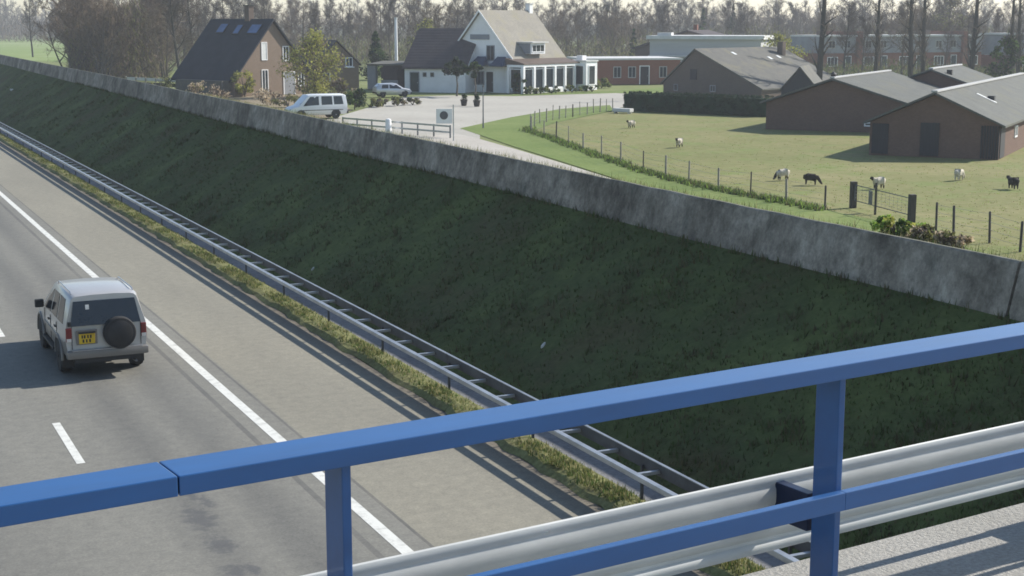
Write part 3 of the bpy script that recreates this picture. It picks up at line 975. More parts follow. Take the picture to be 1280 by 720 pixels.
def make_suv(loc_, rz):
    t = thing('suv', 'silver off-road car with rear-mounted spare wheel driving in the right lane', 'car', loc_, rz)
    S = [  # y, z_bottom, z_belt, z_top, w_sill, w_belt, w_top, dy_top
        (0.12, .50, 1.17, 1.80, .83, .87, .70, .16),
        (0.30, .42, 1.16, 1.84, .85, .89, .735, .12),
        (1.60, .38, 1.14, 1.85, .85, .895, .74, .0),
        (2.55, .38, 1.12, 1.80, .85, .895, .72, -.05),
        (2.90, .38, 1.12, 1.73, .85, .895, .69, -.15),
        (3.50, .38, 1.10, 1.17, .85, .89, .80, .0),
        (4.20, .40, 1.03, 1.09, .84, .88, .78, .0),
        (4.58, .45, .92, .98, .80, .84, .74, .0),
        (4.68, .52, .80, .84, .76, .79, .70, .0)]
    lower = lambda i: 1 if i in (0, 1, 13, 14, 15) else 0
    loft(S, lower).build('body', ['suv_paint', 'suv_lower'], t, bevel=0.0, smooth=32)
    side_glass(S, [(.42, 1.16, 1.16, .50), (1.28, 2.06, 2.06, 1.28), (2.18, 3.2, 2.98, 2.18)], t)
    # windscreen
    a, b = S[4], S[5]
    P = []
    for tt, xx in ((.12, 0), (.88, 0)):
        yy = (a[0] + a[7]) * tt + b[0] * (1 - tt)
        zz = a[3] * tt + b[3] * (1 - tt) + .02
        ww = a[6] * tt + b[6] * (1 - tt) - .1
        P.append((ww, yy, zz))
    MB().hexa([(-P[0][0], P[0][1], P[0][2]), (P[0][0], P[0][1], P[0][2]), (P[1][0], P[1][1], P[1][2]), (-P[1][0], P[1][1], P[1][2])],
              [(-P[0][0], P[0][1] - .03, P[0][2] - .03), (P[0][0], P[0][1] - .03, P[0][2] - .03), (P[1][0], P[1][1] - .03, P[1][2] - .03), (-P[1][0], P[1][1] - .03, P[1][2] - .03)]).build('windscreen', 'glass', t)
    # rear door glass
    def rear(x, z, off):
        return (x, .12 + .16 * max(0, (z - 1.17)) / .63 - off, z)
    def rquad(x0, x1, z0, z1, w0, w1, off, th):
        A = [rear(x0 * w0, z0, off), rear(x1 * w0, z0, off), rear(x1 * w1, z1, off), rear(x0 * w1, z1, off)]
        B = [rear(x0 * w0, z0, off - th), rear(x1 * w0, z0, off - th), rear(x1 * w1, z1, off - th), rear(x0 * w1, z1, off - th)]
        return A, B
    gl_ = MB().hexa(*rquad(-1, 1, 1.18, 1.70, .745, .655, .01, .03)).build('rear_window', 'glass', t)
    MB().hexa(*rquad(-.58, -.47, 1.52, 1.62, .7, .7, .014, .006)).build('reflection_patch', 'litter', gl_)  # pale patch painted in for a reflection on the rear glass
    mw = MB()
    mw.tube([(-.1, .135, 1.23), (.3, .16, 1.33)], .008, 5)
    mw.build('wiper', 'trim_black', gl_)
    # spare wheel right of the middle of the tailgate
    sx, sz = .26, 1.0
    fn = lambda x, y, h: (sx + x, .10 - h, sz + y)
    sw = MB().lathe([(.2, 0), (.33, .01), (.35, .05), (.35, .17), (.33, .215), (.28, .225)], 32, fn).build('spare_wheel', 'rubber', t, smooth=45)
    MB().lathe([(.275, .1), (.275, .226), (.25, .235), (.08, .245), (.03, .25)], 28, fn).build('wheel_cover', 'trim_black', sw, smooth=45)
    # number plate left, with dark recess
    MB().box((-.42, .105, .93), (.44, .02, .32)).build('plate_recess', 'suv_lower', t)
    MB().box((-.42, .088, .90), (.34, .016, .22)).build('number_plate', 'plate', t, bevel=.004)
    pm_ = MB()
    for gx, gz, gw, gh in ((-.52, .945, .03, .07), (-.47, .945, .035, .07), (-.4, .945, .03, .07), (-.34, .945, .035, .07), (-.5, .853, .035, .07), (-.43, .853, .03, .07), (-.36, .853, .035, .07)):
        pm_.box((gx, .079, gz), (gw, .004, gh))
    pm_.build('plate_marks', 'trim_black', t)
    MB().box((-.42, .07, 1.04), (.36, .05, .035)).build('plate_lamp_bar', 'trim_black', t)
    for sgn in (-1, 1):
        lm = MB().box((sgn * .80, .13, 1.0), (.12, .1, .30)).build('tail_light', 'red_lens', t, bevel=.015)
        MB().box((sgn * .80, .115, .89), (.1, .085, .07)).build('reversing_lens', 'amber_lens', lm)
        MB().box((sgn * .66, .015, .57), (.2, .03, .07)).build('bumper_light', 'red_lens', t)
    MB().box((-.78, .085, 1.24), (.07, .03, .1)).build('fuel_badge', 'trim_black', t)
    bp = MB().box((0, .05, .57), (1.74, .2, .17)).build('rear_bumper', 'suv_lower', t, bevel=.04, smooth=40)
    MB().box((0, .03, .662), (1.5, .12, .015)).build('bumper_tread', 'rim', bp)
    for sg in (-1, 1):
        MB().box((sg * .735, .112, .93), (.012, .02, .5)).build('tailgate_gap', 'trim_black', t)
        for yy in (1.22, 2.12, 3.05):
            MB().box((sg * .893, yy, .8), (.012, .014, .62)).build('door_gap', 'trim_black', t)
    MB().box((0, .04, .44), (1.4, .1, .1)).build('bumper_skirt', 'trim_black', bp)
    MB().box((0, 4.66, .58), (1.7, .2, .24)).build('front_bumper', 'suv_paint', t, bevel=.05, smooth=40)
    for y in (1.05, 3.82):
        for sgn in (1, -1):
            arch(t, sgn * .885, y, .47, sgn)
            wheel(t, sgn * .775, y, .37, .25, sgn)
            fl = MB().tube([(sgn * .885, y + math.cos(PI * i / 12) * .49, .36 + math.sin(PI * i / 12) * .49) for i in range(13)], .035, 6)
            fl.build('wheel_flare', 'suv_lower', t, smooth=60)
    for sgn in (1, -1):
        MB().box((sgn * .89, 2.45, .42), (.1, 1.6, .06)).build('side_step', 'trim_black', t, bevel=.01)
        mm = MB().box((sgn * 1.0, 3.05, 1.22), (.2, .12, .19)).build('mirror', 'trim_black', t, bevel=.03)
        rr_ = MB().tube([(sgn * .66, .45, 1.83), (sgn * .66, .55, 1.875), (sgn * .66, 2.1, 1.865), (sgn * .66, 2.2, 1.81)], .014, 6)
        rr_.build('roof_bar', 'rim', t)
        MB().box((sgn * .902, 2.0, .80), (.02, 2.1, .07)).build('side_strip', 'suv_lower', t)
        for y in (1.28, 2.2):
            MB().box((sgn * .905, y + .14, .98), (.025, .16, .035)).build('door_handle', 'trim_black', t)
        hl = MB().box((sgn * .62, 4.62, .82), (.26, .12, .16)).build('headlight', 'amber_lens', t, bevel=.02)
    for sgn in (1, -1):
        MB().box((sgn * .76, .66, .30), (.26, .015, .26)).build('mud_flap', 'trim_black', t)
    MB().tube([(.55, .5, .34), (.6, .02, .33)], .03, 10).build('exhaust_pipe', 'galv_dull', t)
    MB().box((0, 2.3, .36), (1.3, 3.6, .12)).build('chassis', 'trim_black', t)
    return t

make_suv((5.42, 32.2, 0.004), 0.0)

def make_van(loc_, rz):
    t = thing('van', 'white passenger van with side windows parked at the end of the village road', 'van', loc_, rz)
    S = [
        (0.02, .40, 1.12, 1.86, .80, .88, .76, .10),
        (0.25, .34, 1.10, 1.94, .82, .90, .80, .06),
        (2.6, .32, 1.06, 1.95, .82, .90, .80, .0),
        (3.35, .32, 1.04, 1.90, .82, .90, .76, -.1),
        (4.05, .32, 1.02, 1.10, .82, .89, .78, .0),
        (4.62, .34, .88, .94, .80, .86, .74, .0),
        (4.80, .42, .72, .76, .76, .82, .70, .0)]
    loft(S).build('body', 'white_paint_car', t, smooth=32)
    side_glass(S, [(.35, 1.15, 1.15, .42), (1.28, 2.2, 2.2, 1.28), (2.42, 3.75, 3.2, 2.42)], t)
    MB().hexa([(-.66, .055, 1.2), (.66, .055, 1.2), (.62, .115, 1.76), (-.62, .115, 1.76)], [(-.66, .085, 1.2), (.66, .085, 1.2), (.62, .145, 1.76), (-.62, .145, 1.76)]).build('rear_window', 'glass', t)
    P0, P1 = (.7, 3.98, 1.17), (.62, 3.30, 1.83)
    MB().hexa([(-P0[0], P0[1], P0[2]), P0, P1, (-P1[0], P1[1], P1[2])], [(-P0[0], P0[1] - .04, P0[2] - .04), (P0[0], P0[1] - .04, P0[2] - .04), (P1[0], P1[1] - .04, P1[2] - .04), (-P1[0], P1[1] - .04, P1[2] - .04)]).build('windscreen', 'glass', t)
    MB().box((0, -.02, .5), (1.7, .12, .2)).build('rear_bumper', 'trim_black', t, bevel=.03)
    MB().box((0, 4.8, .48), (1.68, .14, .24)).build('front_bumper', 'trim_black', t, bevel=.03)
    for y in (1.0, 3.95):
        for sgn in (1, -1):
            arch(t, sgn * .89, y, .4, sgn)
            wheel(t, sgn * .80, y, .32, .2, sgn)
    for sgn in (1, -1):
        MB().box((sgn * .8, .03, .95), (.1, .06, .3)).build('tail_light', 'red_lens', t)
        MB().box((sgn * .6, 4.72, .74), (.28, .1, .14)).build('headlight', 'amber_lens', t)
        MB().box((sgn * 1.0, 3.5, 1.18), (.16, .1, .2)).build('mirror', 'trim_black', t)
        MB().box((sgn * .906, 2.1, .72), (.02, 3.4, .05)).build('side_strip', 'trim_black', t)
    return t

v0, v1 = at(430, 147), at(366, 149)
vd = (v1 - v0).normalized()
make_van((v0.x, v0.y, 0.0), math.atan2(-vd.x, vd.y))

def make_hatch(loc_, rz):
    t = thing('parked_car', 'silver hatchback parked in front of the open shed beside the white annexe', 'car', loc_, rz)
    S = [
        (0.02, .42, .92, 1.1, .74, .80, .66, .10),
        (0.35, .30, .90, 1.40, .76, .82, .62, .1),
        (1.9, .28, .88, 1.43, .76, .82, .62, .0),
        (2.3, .28, .87, 1.38, .76, .82, .60, -.05),
        (2.95, .28, .86, .93, .76, .81, .70, .0),
        (3.6, .30, .76, .82, .74, .79, .66, .0),
        (3.78, .40, .64, .68, .70, .74, .62, .0)]
    loft(S).build('body', 'silver_paint', t, smooth=32)
    side_glass(S, [(.55, 1.3, 1.3, .62), (1.4, 2.7, 2.25, 1.4)], t)
    P0, P1 = (.62, 2.9, .97), (.52, 2.28, 1.36)
    MB().hexa([(-P0[0], P0[1], P0[2]), P0, P1, (-P1[0], P1[1], P1[2])], [(-P0[0], P0[1] - .04, P0[2] - .04), (P0[0], P0[1] - .04, P0[2] - .04), (P1[0], P1[1] - .04, P1[2] - .04), (-P1[0], P1[1] - .04, P1[2] - .04)]).build('windscreen', 'glass', t)
    MB().hexa([(-.6, .06, .95), (.6, .06, .95), (.52, .38, 1.36), (-.52, .38, 1.36)], [(-.6, .1, .93), (.6, .1, .93), (.52, .42, 1.33), (-.52, .42, 1.33)]).build('rear_window', 'glass', t)
    MB().box((0, 3.74, .42), (1.5, .14, .2)).build('front_bumper', 'trim_black', t, bevel=.03)
    MB().box((0, .03, .46), (1.5, .12, .2)).build('rear_bumper', 'trim_black', t, bevel=.03)
    for y in (.72, 3.05):
        for sgn in (1, -1):
            arch(t, sgn * .80, y, .34, sgn)
            wheel(t, sgn * .72, y, .28, .17, sgn)
    for sgn in (1, -1):
        MB().box((sgn * .55, 3.66, .66), (.24, .1, .12)).build('headlight', 'amber_lens', t)
        MB().box((sgn * .88, 2.55, .95), (.14, .08, .12)).build('mirror', 'trim_black', t)
    return t
h0 = at(468, 121.5)
make_hatch((h0.x, h0.y, -0.01), R(-95))

# ------------------------------------------------------------------ buildings
def gable_parts(t, W, L, zl, zr, zp, fr, wall_m, roof_m, ov=0.35, th=0.16, ridge_m=None):
    """wall and roof of a house: gable along local x from 0 to W at y=0, ridge along +y"""
    xp = W * fr
    e = 0.04
    poly = [(0, -0.3), (W, -0.3), (W, zr - e), (xp, zp - e * 1.5), (0, zl - e)]
    MB().prism(poly, 0, L, lambda x, z, h: (x, h, z)).build('wall', wall_m, t)
    rf = MB()
    for (xe, ze, sg) in ((0, zl, -1), (W, zr, 1)):
        sl_ = (ze - zp) / (xe - xp)
        xo = xe + sg * ov
        zo = ze + sl_ * sg * ov
        pr = [(xp, zp), (xo, zo), (xo, zo + th), (xp, zp + th)]
        rf.prism(pr, -ov, L + ov, lambda x, z, h: (x, h, z))
    r_ = rf.build('roof', roof_m, t)
    if ridge_m:
        MB().box((xp, L / 2, zp + th + 0.03), (0.36, L + 2 * ov, 0.12)).build('ridge', ridge_m, r_, bevel=.03)
    return r_

def win(t, c, wd, hg, face, name='window', fm='white_wood', pm='pane', bars=1, depth=0.06):
    """window on a wall plane. face: '-y' front, '+y', '-x', '+x'"""
    ax = {'-y': (1, 0, 0, -1), '+y': (1, 0, 0, 1), '-x': (0, 1, -1, 0), '+x': (0, 1, 1, 0)}[face]
    ux, uy, nx, ny = ax
    def bx(m_, u, z, su, sz, d, off):
        cx = c[0] + ux * u + nx * off
        cy = c[1] + uy * u + ny * off
        m_.box((cx, cy, c[2] + z), (su if ux else d, su if uy else d, sz))
    f = MB()
    b = min(0.09, wd * .12)
    bx(f, -wd / 2 + b / 2, 0, b, hg, depth, depth / 2)
    bx(f, wd / 2 - b / 2, 0, b, hg, depth, depth / 2)
    bx(f, 0, hg / 2 - b / 2, wd - 2 * b, b, depth, depth / 2)
    bx(f, 0, -hg / 2 + b / 2, wd - 2 * b, b, depth, depth / 2)
    for k in range(bars):
        u = -wd / 2 + wd * (k + 1) / (bars + 1)
        bx(f, u, 0, b * .7, hg - 2 * b, depth * .8, depth * .4)
    fo = f.build(name, fm, t)
    p = MB()
    bx(p, 0, 0, wd - 2 * b, hg - 2 * b, .02, .015)
    p.build('pane', pm, fo)
    return fo

def door(t, c, wd, hg, face, dm='dark_door', fm='white_wood'):
    ux, uy, nx, ny = {'-y': (1, 0, 0, -1), '+y': (1, 0, 0, 1), '-x': (0, 1, -1, 0), '+x': (0, 1, 1, 0)}[face]
    m_ = MB().box((c[0] + nx * .02, c[1] + ny * .02, c[2] + hg / 2), (wd if ux else .05, wd if uy else .05, hg))
    d = m_.build('door', dm, t)
    f = MB()
    for u in (-wd / 2 - .05, wd / 2 + .05):
        f.box((c[0] + ux * u + nx * .03, c[1] + uy * u + ny * .03, c[2] + hg / 2), (.1 if ux else .07, .1 if uy else .07, hg))
    f.box((c[0] + nx * .03, c[1] + ny * .03, c[2] + hg + .05), (wd + .2 if ux else .07, wd + .2 if uy else .07, .1))
    f.build('frame', fm, d)
    hx = wd * .38
    MB().box((c[0] + ux * hx + nx * .07, c[1] + uy * hx + ny * .07, c[2] + hg * .48), (.05, .05, .12)).build('handle', 'galv', d)
    return d

def ang(d):
    return math.atan2(d[1], d[0])

# --- near barn
BA = R(38) - PI / 2
b2 = at(1086, 193)
t = thing('barn', 'low brick barn with dark door and grey corrugated roof at the right edge', 'barn', (b2.x, b2.y, 0), BA, 'low barns around the pasture')
W2 = 7.3
r_ = gable_parts(t, W2, 33, 1.95, 1.95, 3.6, .5, 'brick_barn', 'barn_roof', .35, .12, 'panel_pale')
MB().box((3.45, -.03, 1.0), (1.05, .1, 1.9)).build('door', 'dark_door', t)
MB().box((.62, -.02, .95), (.95, .08, 1.75)).build('dark_recess', 'dark_door', t)  # flat dark panel standing in for the shade of a wall recess
mbx = MB()
for i in range(7):
    mbx.box((6.35 + .15 * i, -.03, .95), (.11, .08, 1.85))
mbx.build('slatted_panel', 'dark_door', t)
MB().box((W2 + .02, 1.0, .95), (.06, 1.6, 1.8)).build('slatted_side', 'dark_door', t)
for y in (8.5,):
    MB().box((5.4, y, 2.98), (.4, .5, .35)).build('vent', 'trim_black', r_)
for y0, x0 in ((8.0, 5.2),):
    zz = 3.6 - 1.65 * (x0 - W2 / 2) / (W2 / 2) + .135
    mq = MB().box((x0, y0, zz), (1.3, .5, .03), ry=math.atan(1.65 / (W2 / 2)))
    mq.build('rooflight', 'beam_white', r_)
win(t, (W2, 6, 1.2), 1.0, .7, '+x')
win(t, (W2, 12, 1.2), 1.0, .7, '+x')

# --- second barn
b1 = at(957, 161)
t = thing('barn', 'wide windowless brick barn with shallow grey roof behind the pasture, middle one of three', 'barn', (b1.x, b1.y, 0), BA, 'low barns around the pasture')
r_ = gable_parts(t, 10.3, 17, 1.95, 1.95, 3.6, .47, 'brick_barn', 'barn_roof', .4, .14, 'panel_pale')
win(t, (7.6, 0, .55), .9, .3, '-y', bars=0)
MB().lathe([(.18, 0), (.18, .3), (.26, .3), (.02, .5)], 12, lambda x, y, h: (4.75 + x, .3 + y, 3.68 + h)).build('vent', 'trim_black', r_)

# --- third barn, only its roof shows
b3 = at_depth(1082, 122)
t = thing('barn', 'far low barn of which only the pale grey roof shows above its neighbours', 'barn', (b3.x, b3.y, 0), BA, 'low barns around the pasture')
r_ = gable_parts(t, 10, 12, 2.0, 2.0, 3.8, .5, 'brick_barn', 'barn_roof', .4, .14, 'panel_pale')
MB().box((6.2, 1.2, 3.5), (.4, .4, .7)).build('vent', 'trim_black', r_)

# --- grey barn with mossy roof
g0 = at(829, 118)
GA = BA - R(13)
t = thing('barn', 'sooty brick barn with steep gable and mossy roof with white skylights behind the hedge', 'barn', (g0.x, g0.y, 0), GA, 'old farm buildings')
W_ = 12.0
r_ = gable_parts(t, W_, 17.5, 1.3, 0.9, 4.75, .33, 'brick_grey', 'moss_roof', .25, .14)
MB().box((3.8, -.04, 2.2), (.8, .1, 1.1)).build('loft_door', 'dark_door', t)
win(t, (1.6, 0, .8), .5, .7, '-y', bars=0, fm='panel_grey')
win(t, (6.2, 0, .8), .7, .7, '-y', bars=1, fm='panel_grey')
sl_ = (0.9 - 4.75) / (W_ * .67)
for (yy, xx) in ((5.6, 5.2), (11.2, 6.4), (13.4, 6.2)):
    MB().box((xx, yy, 4.75 + sl_ * (xx - W_ * .33) + .16), (.6, .5, .05), ry=-math.atan(sl_)).build('skylight', 'skylight', r_)
MB().box((5.6, 15.0, 4.6), (.7, .7, 1.7)).build('chimney', 'brick_grey', r_)
# small dark gabled shed in front of its far end
c0 = at_depth(974, 141)
t = thing('shed', 'small dark gabled shed between the mossy barn and the wide brick barn', 'shed', (c0.x, c0.y, 0), BA + R(8))
r_ = gable_parts(t, 3.4, 6.0, 1.4, 1.4, 3.4, .5, 'dark_door', 'moss_roof', .2, .12)
win(t, (1.7, 0, 1.0), .7, .7, '-y', fm='panel_grey')

# --- white house
gd = Vector((.451, -.892, 0))
wy = Vector((.892, .451, 0))
WH_A = at(641, 116)
W_, L_ = 9.0, 9.3
w0 = WH_A - gd * W_
t = thing('house', 'large white house with steep pale tiled roof, dormer and glazed veranda by the road', 'house', (w0.x, w0.y, 0), ang(gd))
r_ = gable_parts(t, W_, L_, 3.7, 3.7, 8.75, .5, 'white_wall', 'grey_roof', .3, .18)
# chimney at the far end of the ridge
ch = MB().box((W_ / 2, L_ - .5, 9.0), (.6, .6, 1.3)).build('chimney', 'white_wall', r_, bevel=.03)
MB().box((W_ / 2, L_ - .5, 9.68), (.75, .75, .1)).build('cap', 'flat_roof', ch)
# barge boards on the gable
mb = MB()
for sg in (-1, 1):
    a = Vector((W_ / 2, -.33, 8.82))
    b = Vector((W_ / 2 + sg * (W_ / 2 + .3), -.33, 3.36 + .12))
    mb.hexa([a + Vector((0, 0, -.1)), b + Vector((0, 0, -.1)), b + Vector((0, 0, .14)), a + Vector((0, 0, .14))], [a + Vector((0, -.05, -.1)), b + Vector((0, -.05, -.1)), b + Vector((0, -.05, .14)), a + Vector((0, -.05, .14))])
mb.build('barge_board', 'white_wood', r_)
for x in (3.0, 5.9):
    win(t, (x, 0, 4.25), 1.15, 1.7, '-y', fm='panel_grey', bars=1)
MB().box((W_ / 2 - .1, -.05, 6.0), (2.7, .1, .55)).build('sign_board', 'panel_grey', t, bevel=.02)
MB().box((W_ / 2, -.35, 2.95), (9.2, .7, .3)).build('balcony_ledge', 'panel_grey', t)
for x in (5.2, 8.0):
    mb = MB()
    mb.hexa([(x - .9, -.7, 3.05), (x + .9, -.7, 3.05), (x + .9, -1.7, 2.85), (x - .9, -1.7, 2.85)], [(x - .6, -.7, 3.9), (x + .6, -.7, 3.9), (x + .9, -1.7, 2.98), (x - .9, -1.7, 2.98)])
    mb.build('awning', 'awning', t)
door(t, (2.4, 0, 0), 1.1, 2.2, '-y', 'green_door')
win(t, (.9, 0, 1.5), .9, 1.4, '-y', fm='panel_grey')
win(t, (4.3, 0, 1.5), 1.4, 1.5, '-y', fm='panel_grey', bars=2)
door(t, (5.8, 0, 0), 1.0, 2.2, '-y', 'dark_door')
# dormer
zd = 4.75
dm = MB()
dm.box((W_ - .1 - .35, 3.9, zd), (1.9, 2.6, 1.2))
do = dm.build('dormer', 'white_wood', t)
MB().box((W_ - .3, 3.9, zd + .66), (2.3, 2.95, .12)).build('dormer_roof', 'flat_roof', do)
win(t, (W_ + .5, 3.9, zd), 2.3, .85, '+x', bars=2)
MB().box((W_ - .45, 2.57, zd), (1.7, .06, 1.1)).build('dormer_cheek', 'panel_grey', do)
# veranda along the eaves side, wrapping the corner; white posts, glass, brown gutter
VD = 2.2
va = MB()
va.box((W_ + VD / 2, L_ / 2 - .5, 2.92), (VD + .1, L_ + 1.0, .26))
vo = va.build('veranda_roof', 'white_wood', t)
MB().hexa([(W_ - .25, -1.0, 3.06), (W_ + VD + .12, -1.0, 3.06), (W_ + VD + .12, L_, 3.06), (W_ - .25, L_, 3.06)], [(W_ - .25, -1.0, 3.75), (W_ + VD + .1, -1.0, 3.2), (W_ + VD + .1, L_, 3.2), (W_ - .25, L_, 3.75)]).build('veranda_lean_to', 'gutter', vo)
for y in (-.9, 1.0, 2.9, 4.8, 6.7, 8.5):
    MB().box((W_ + VD - .1, y, 1.39), (.34, .34, 2.8)).build('veranda_post', 'white_wood', t, bevel=.02)
for x in (W_ + .15,):
    MB().box((x, -.9, 1.39), (.34, .34, 2.8)).build('veranda_post', 'white_wood', t, bevel=.02)
for y in (.05, 1.95, 3.85, 5.75, 7.6):
    win(t, (W_ + VD - .14, y, 1.55), 1.56, 2.2, '+x', bars=0)
win(t, (W_ + 1.1, -.86, 1.55), 1.5, 2.2, '-y', bars=0)
MB().box((W_ + VD - .12, L_ / 2 - .7, .22), (.22, L_ - .2, .5)).build('veranda_plinth', 'white_wall', t)
MB().box((W_ + VD / 2, 3.8, .1), (VD - .5, 8.9, .1)).build('veranda_floor', 'panel_grey', t)
MB().box((W_ + VD - .9, 3.8, 1.3), (.12, 8.6, 2.6)).build('veranda_back', 'dark_door', t)
# bay at the far end
MB().box((W_ + 1.5, L_ + 1.1, 1.6), (3.4, 2.2, 3.2)).build('bay', 'white_wall', t, bevel=.02)
MB().box((W_ + 1.5, L_ + 1.1, 3.28), (3.6, 2.4, .16)).build('bay_roof', 'flat_roof', t)
MB().box((W_ + 1.7, L_ + 1.2, 3.62), (.8, .8, .5)).build('roof_box', 'white_wood', t, bevel=.03)
win(t, (W_ + 3.2, L_ + 1.1, 1.7), 1.3, 2.2, '+x', bars=0)
win(t, (W_ + 2.3, L_, 1.7), 1.2, 2.2, '-y', bars=0)

# --- white annexe with dark roof (left of the house)
a0 = at(506, 114.5)
a1 = at(569, 115.5)
ad = (a1 - a0).normalized()
AW = (a1 - a0).length + 1.2
t = thing('annexe', 'low white-walled annexe with tall dark brown tiled roof left of the white house', 'building', (a0.x, a0.y, 0), ang(ad))
# the eaves face the viewer: ridge along local x
poly = [(0, -.3), (0, 2.75), (5, 6.75), (10, 2.75), (10, -.3)]
MB().prism([(p[0], p[1] - (.05 if p[1] > 0 else 0)) for p in poly], 0, AW, lambda y, z, h: (h, y, z)).build('wall', 'white_wall', t)
rf = MB()
for (ye, yp_) in ((0, 5), (10, 5)):
    sg = -1 if ye == 0 else 1
    yo, zo = ye + sg * .3, 2.75 - .24
    rf.prism([(yp_, 6.75), (yo, zo), (yo, zo + .18), (yp_, 6.93)], -.2, AW + .2, lambda y, z, h: (h, y, z))
r_ = rf.build('roof', mat_roof('annexe_tile_roof', (0.085, 0.07, 0.07), (0.05, 0.044, 0.046), 0.3, 'z'), t)
door(t, (.9 + .3, 0, 0), .95, 2.1, '-y', 'green_door', 'panel_grey')
for x in (2.4, 3.3):
    win(t, (x, 0, 1.9), .45, .5, '-y', fm='panel_grey', bars=0)
# --- open shed left of the annexe
s0 = at(462, 112)
t = thing('shed', 'dark open-fronted lean-to shed with grey corner pillar beside the white annexe', 'shed', (s0.x, s0.y, 0), ang(ad))
sw_ = (at(504, 112) - s0).length
MB().box((sw_ / 2, 4, 1.4), (sw_, .15, 2.8)).build('back_wall', 'rust_roof', t)
MB().box((sw_ / 2 + .1, 2, 2.95), (sw_ + .4, 4.6, .2), rx=R(3)).build('roof', 'moss_roof', t)
MB().box((.25, .3, 1.4), (1.0, .6, 2.75)).build('pillar', 'panel_grey', t)
MB().box((sw_ / 2 + .4, .4, 1.9), (sw_ - 1.8, .1, 1.3)).build('shutter', 'rust_roof', t)
MB().box((sw_ / 2 + .4, .4, .55), (sw_ - 1.8, .12, 1.1)).build('half_wall', 'panel_grey', t)
# white slender chimney stack behind the shed
p = at_depth(497, 178)
t = thing('chimney_stack', 'slender free-standing white chimney stack behind the dark shed', 'chimney', (p.x, p.y, 0))
MB().tube([(0, 0, 0), (0, 0, 7.9)], [.22, .16], 14).build('shaft', 'white_wall', t, smooth=50)
MB().tube([(0, 0, 7.9), (0, 0, 8.15)], [.2, .2], 14).build('cap', 'flat_roof', t)

# --- dark-roofed brick house on the left
hd = Vector((.905, .427, 0)).normalized()
d0 = at(293, 121)
t = thing('house', 'brown brick house with steep dark roof coming down low towards the motorway', 'house', (d0.x, d0.y, 0), ang(hd))
r_ = gable_parts(t, 10.8, 9.6, 1.85, 1.85, 7.75, .5, 'brick_brown', 'dark_roof', .35, .2)
cm = MB().box((5.4, 3.6, 8.5), (.7, .7, 1.6)).build('chimney', 'brick_grey', r_)
MB().box((5.4, 3.6, 9.35), (.9, .9, .1)).build('cap', 'trim_black', cm)
slp = math.atan((7.75 - 1.85) / 5.4)
for yy, xx, hh in ((1.6, 4.35, 1.7), (6.9, 4.4, 1.3), (4.2, 4.3, 1.0)):
    zz = 1.85 + (7.75 - 1.85) * xx / 5.4 + .27
    f = MB().box((xx, yy, zz), (1.35, hh, .08), ry=-slp).build('rooflight', 'trim_black', r_)
    MB().box((xx - .02, yy, zz + .045), (1.15, hh - .2, .04), ry=-slp).build('pane', 'pane_sky', f)
win(t, (4.2, 0, 4.6), .8, 1.9, '-y', bars=0, pm='skylight')
win(t, (4.2, 0, 1.5), .9, 2.4, '-y', bars=1)
win(t, (7.2, 0, 4.3), .9, 1.6, '-y', bars=1)
door(t, (7.6, 0, 0), 1.5, 2.3, '-y', 'panel_grey')
win(t, (9.3, 0, 1.5), .9, 1.4, '-y')
# garden fence / low extension under its eaves
MB().box((-.6, 4.2, .8), (1.3, 7.6, 1.7)).build('lean_to', 'moss_roof', t)
f0 = at(158, 108)
f1 = at(234, 112)
fd = (f1 - f0)
t = thing('garden_fence', 'pale low board fence beyond the concrete wall left of the dark-roofed house', 'fence', (f0.x, f0.y, 0), ang(fd))
n = 6
for i in range(n + 1):
    MB().box((fd.length * i / n, 0, .6), (.12, .12, 1.25)).build('post', 'timber', t)
MB().box((fd.length / 2, .08, .95), (fd.length, .04, .35)).build('board', 'flat_roof', t)
MB().box((fd.length / 2, .08, .4), (fd.length, .04, .4)).build('board', 'timber_dark', t)

# --- second brick house behind the willow
q0 = at(404, 112)
t = thing('house', 'brown brick house with small white-silled window half hidden behind the yellow-green tree', 'house', (q0.x, q0.y + 3, 0), ang(hd) - R(25))
r_ = gable_parts(t, 5.4, 7, 2.8, 2.8, 5.4, .5, 'brick_brown', 'rust_roof', .25, .15)
win(t, (4.2, 0, 3.0), .9, 1.1, '-y')
win(t, (1.4, 0, 1.2), .9, 1.2, '-y')
MB().box((4.2, -.1, 2.4), (1.2, .2, .12)).build('sill', 'white_wood', t)

# --- low red brick hall with flat roof
k0 = at(735, 106)
k1 = at(850, 105)
kd = k1 - k0
t = thing('brick_hall', 'long low red brick hall with flat pale roof edge right of the white house', 'building', (k0.x, k0.y, 0), ang(kd))
kl = kd.length
MB().box((kl / 2, 5, 1.5), (kl, 10, 3.0)).build('wall', 'brick_red', t)
ro = MB().box((kl / 2, 5, 3.1), (kl + .5, 10.5, .22)).build('roof', 'flat_roof', t)
for x in (3.7, 5.6, 9.6):
    win(t, (x, 0, 1.5), 1.0, 1.4, '-y', fm='panel_pale')
door(t, (7.2, 0, 0), 1.1, 2.2, '-y', 'dark_door')

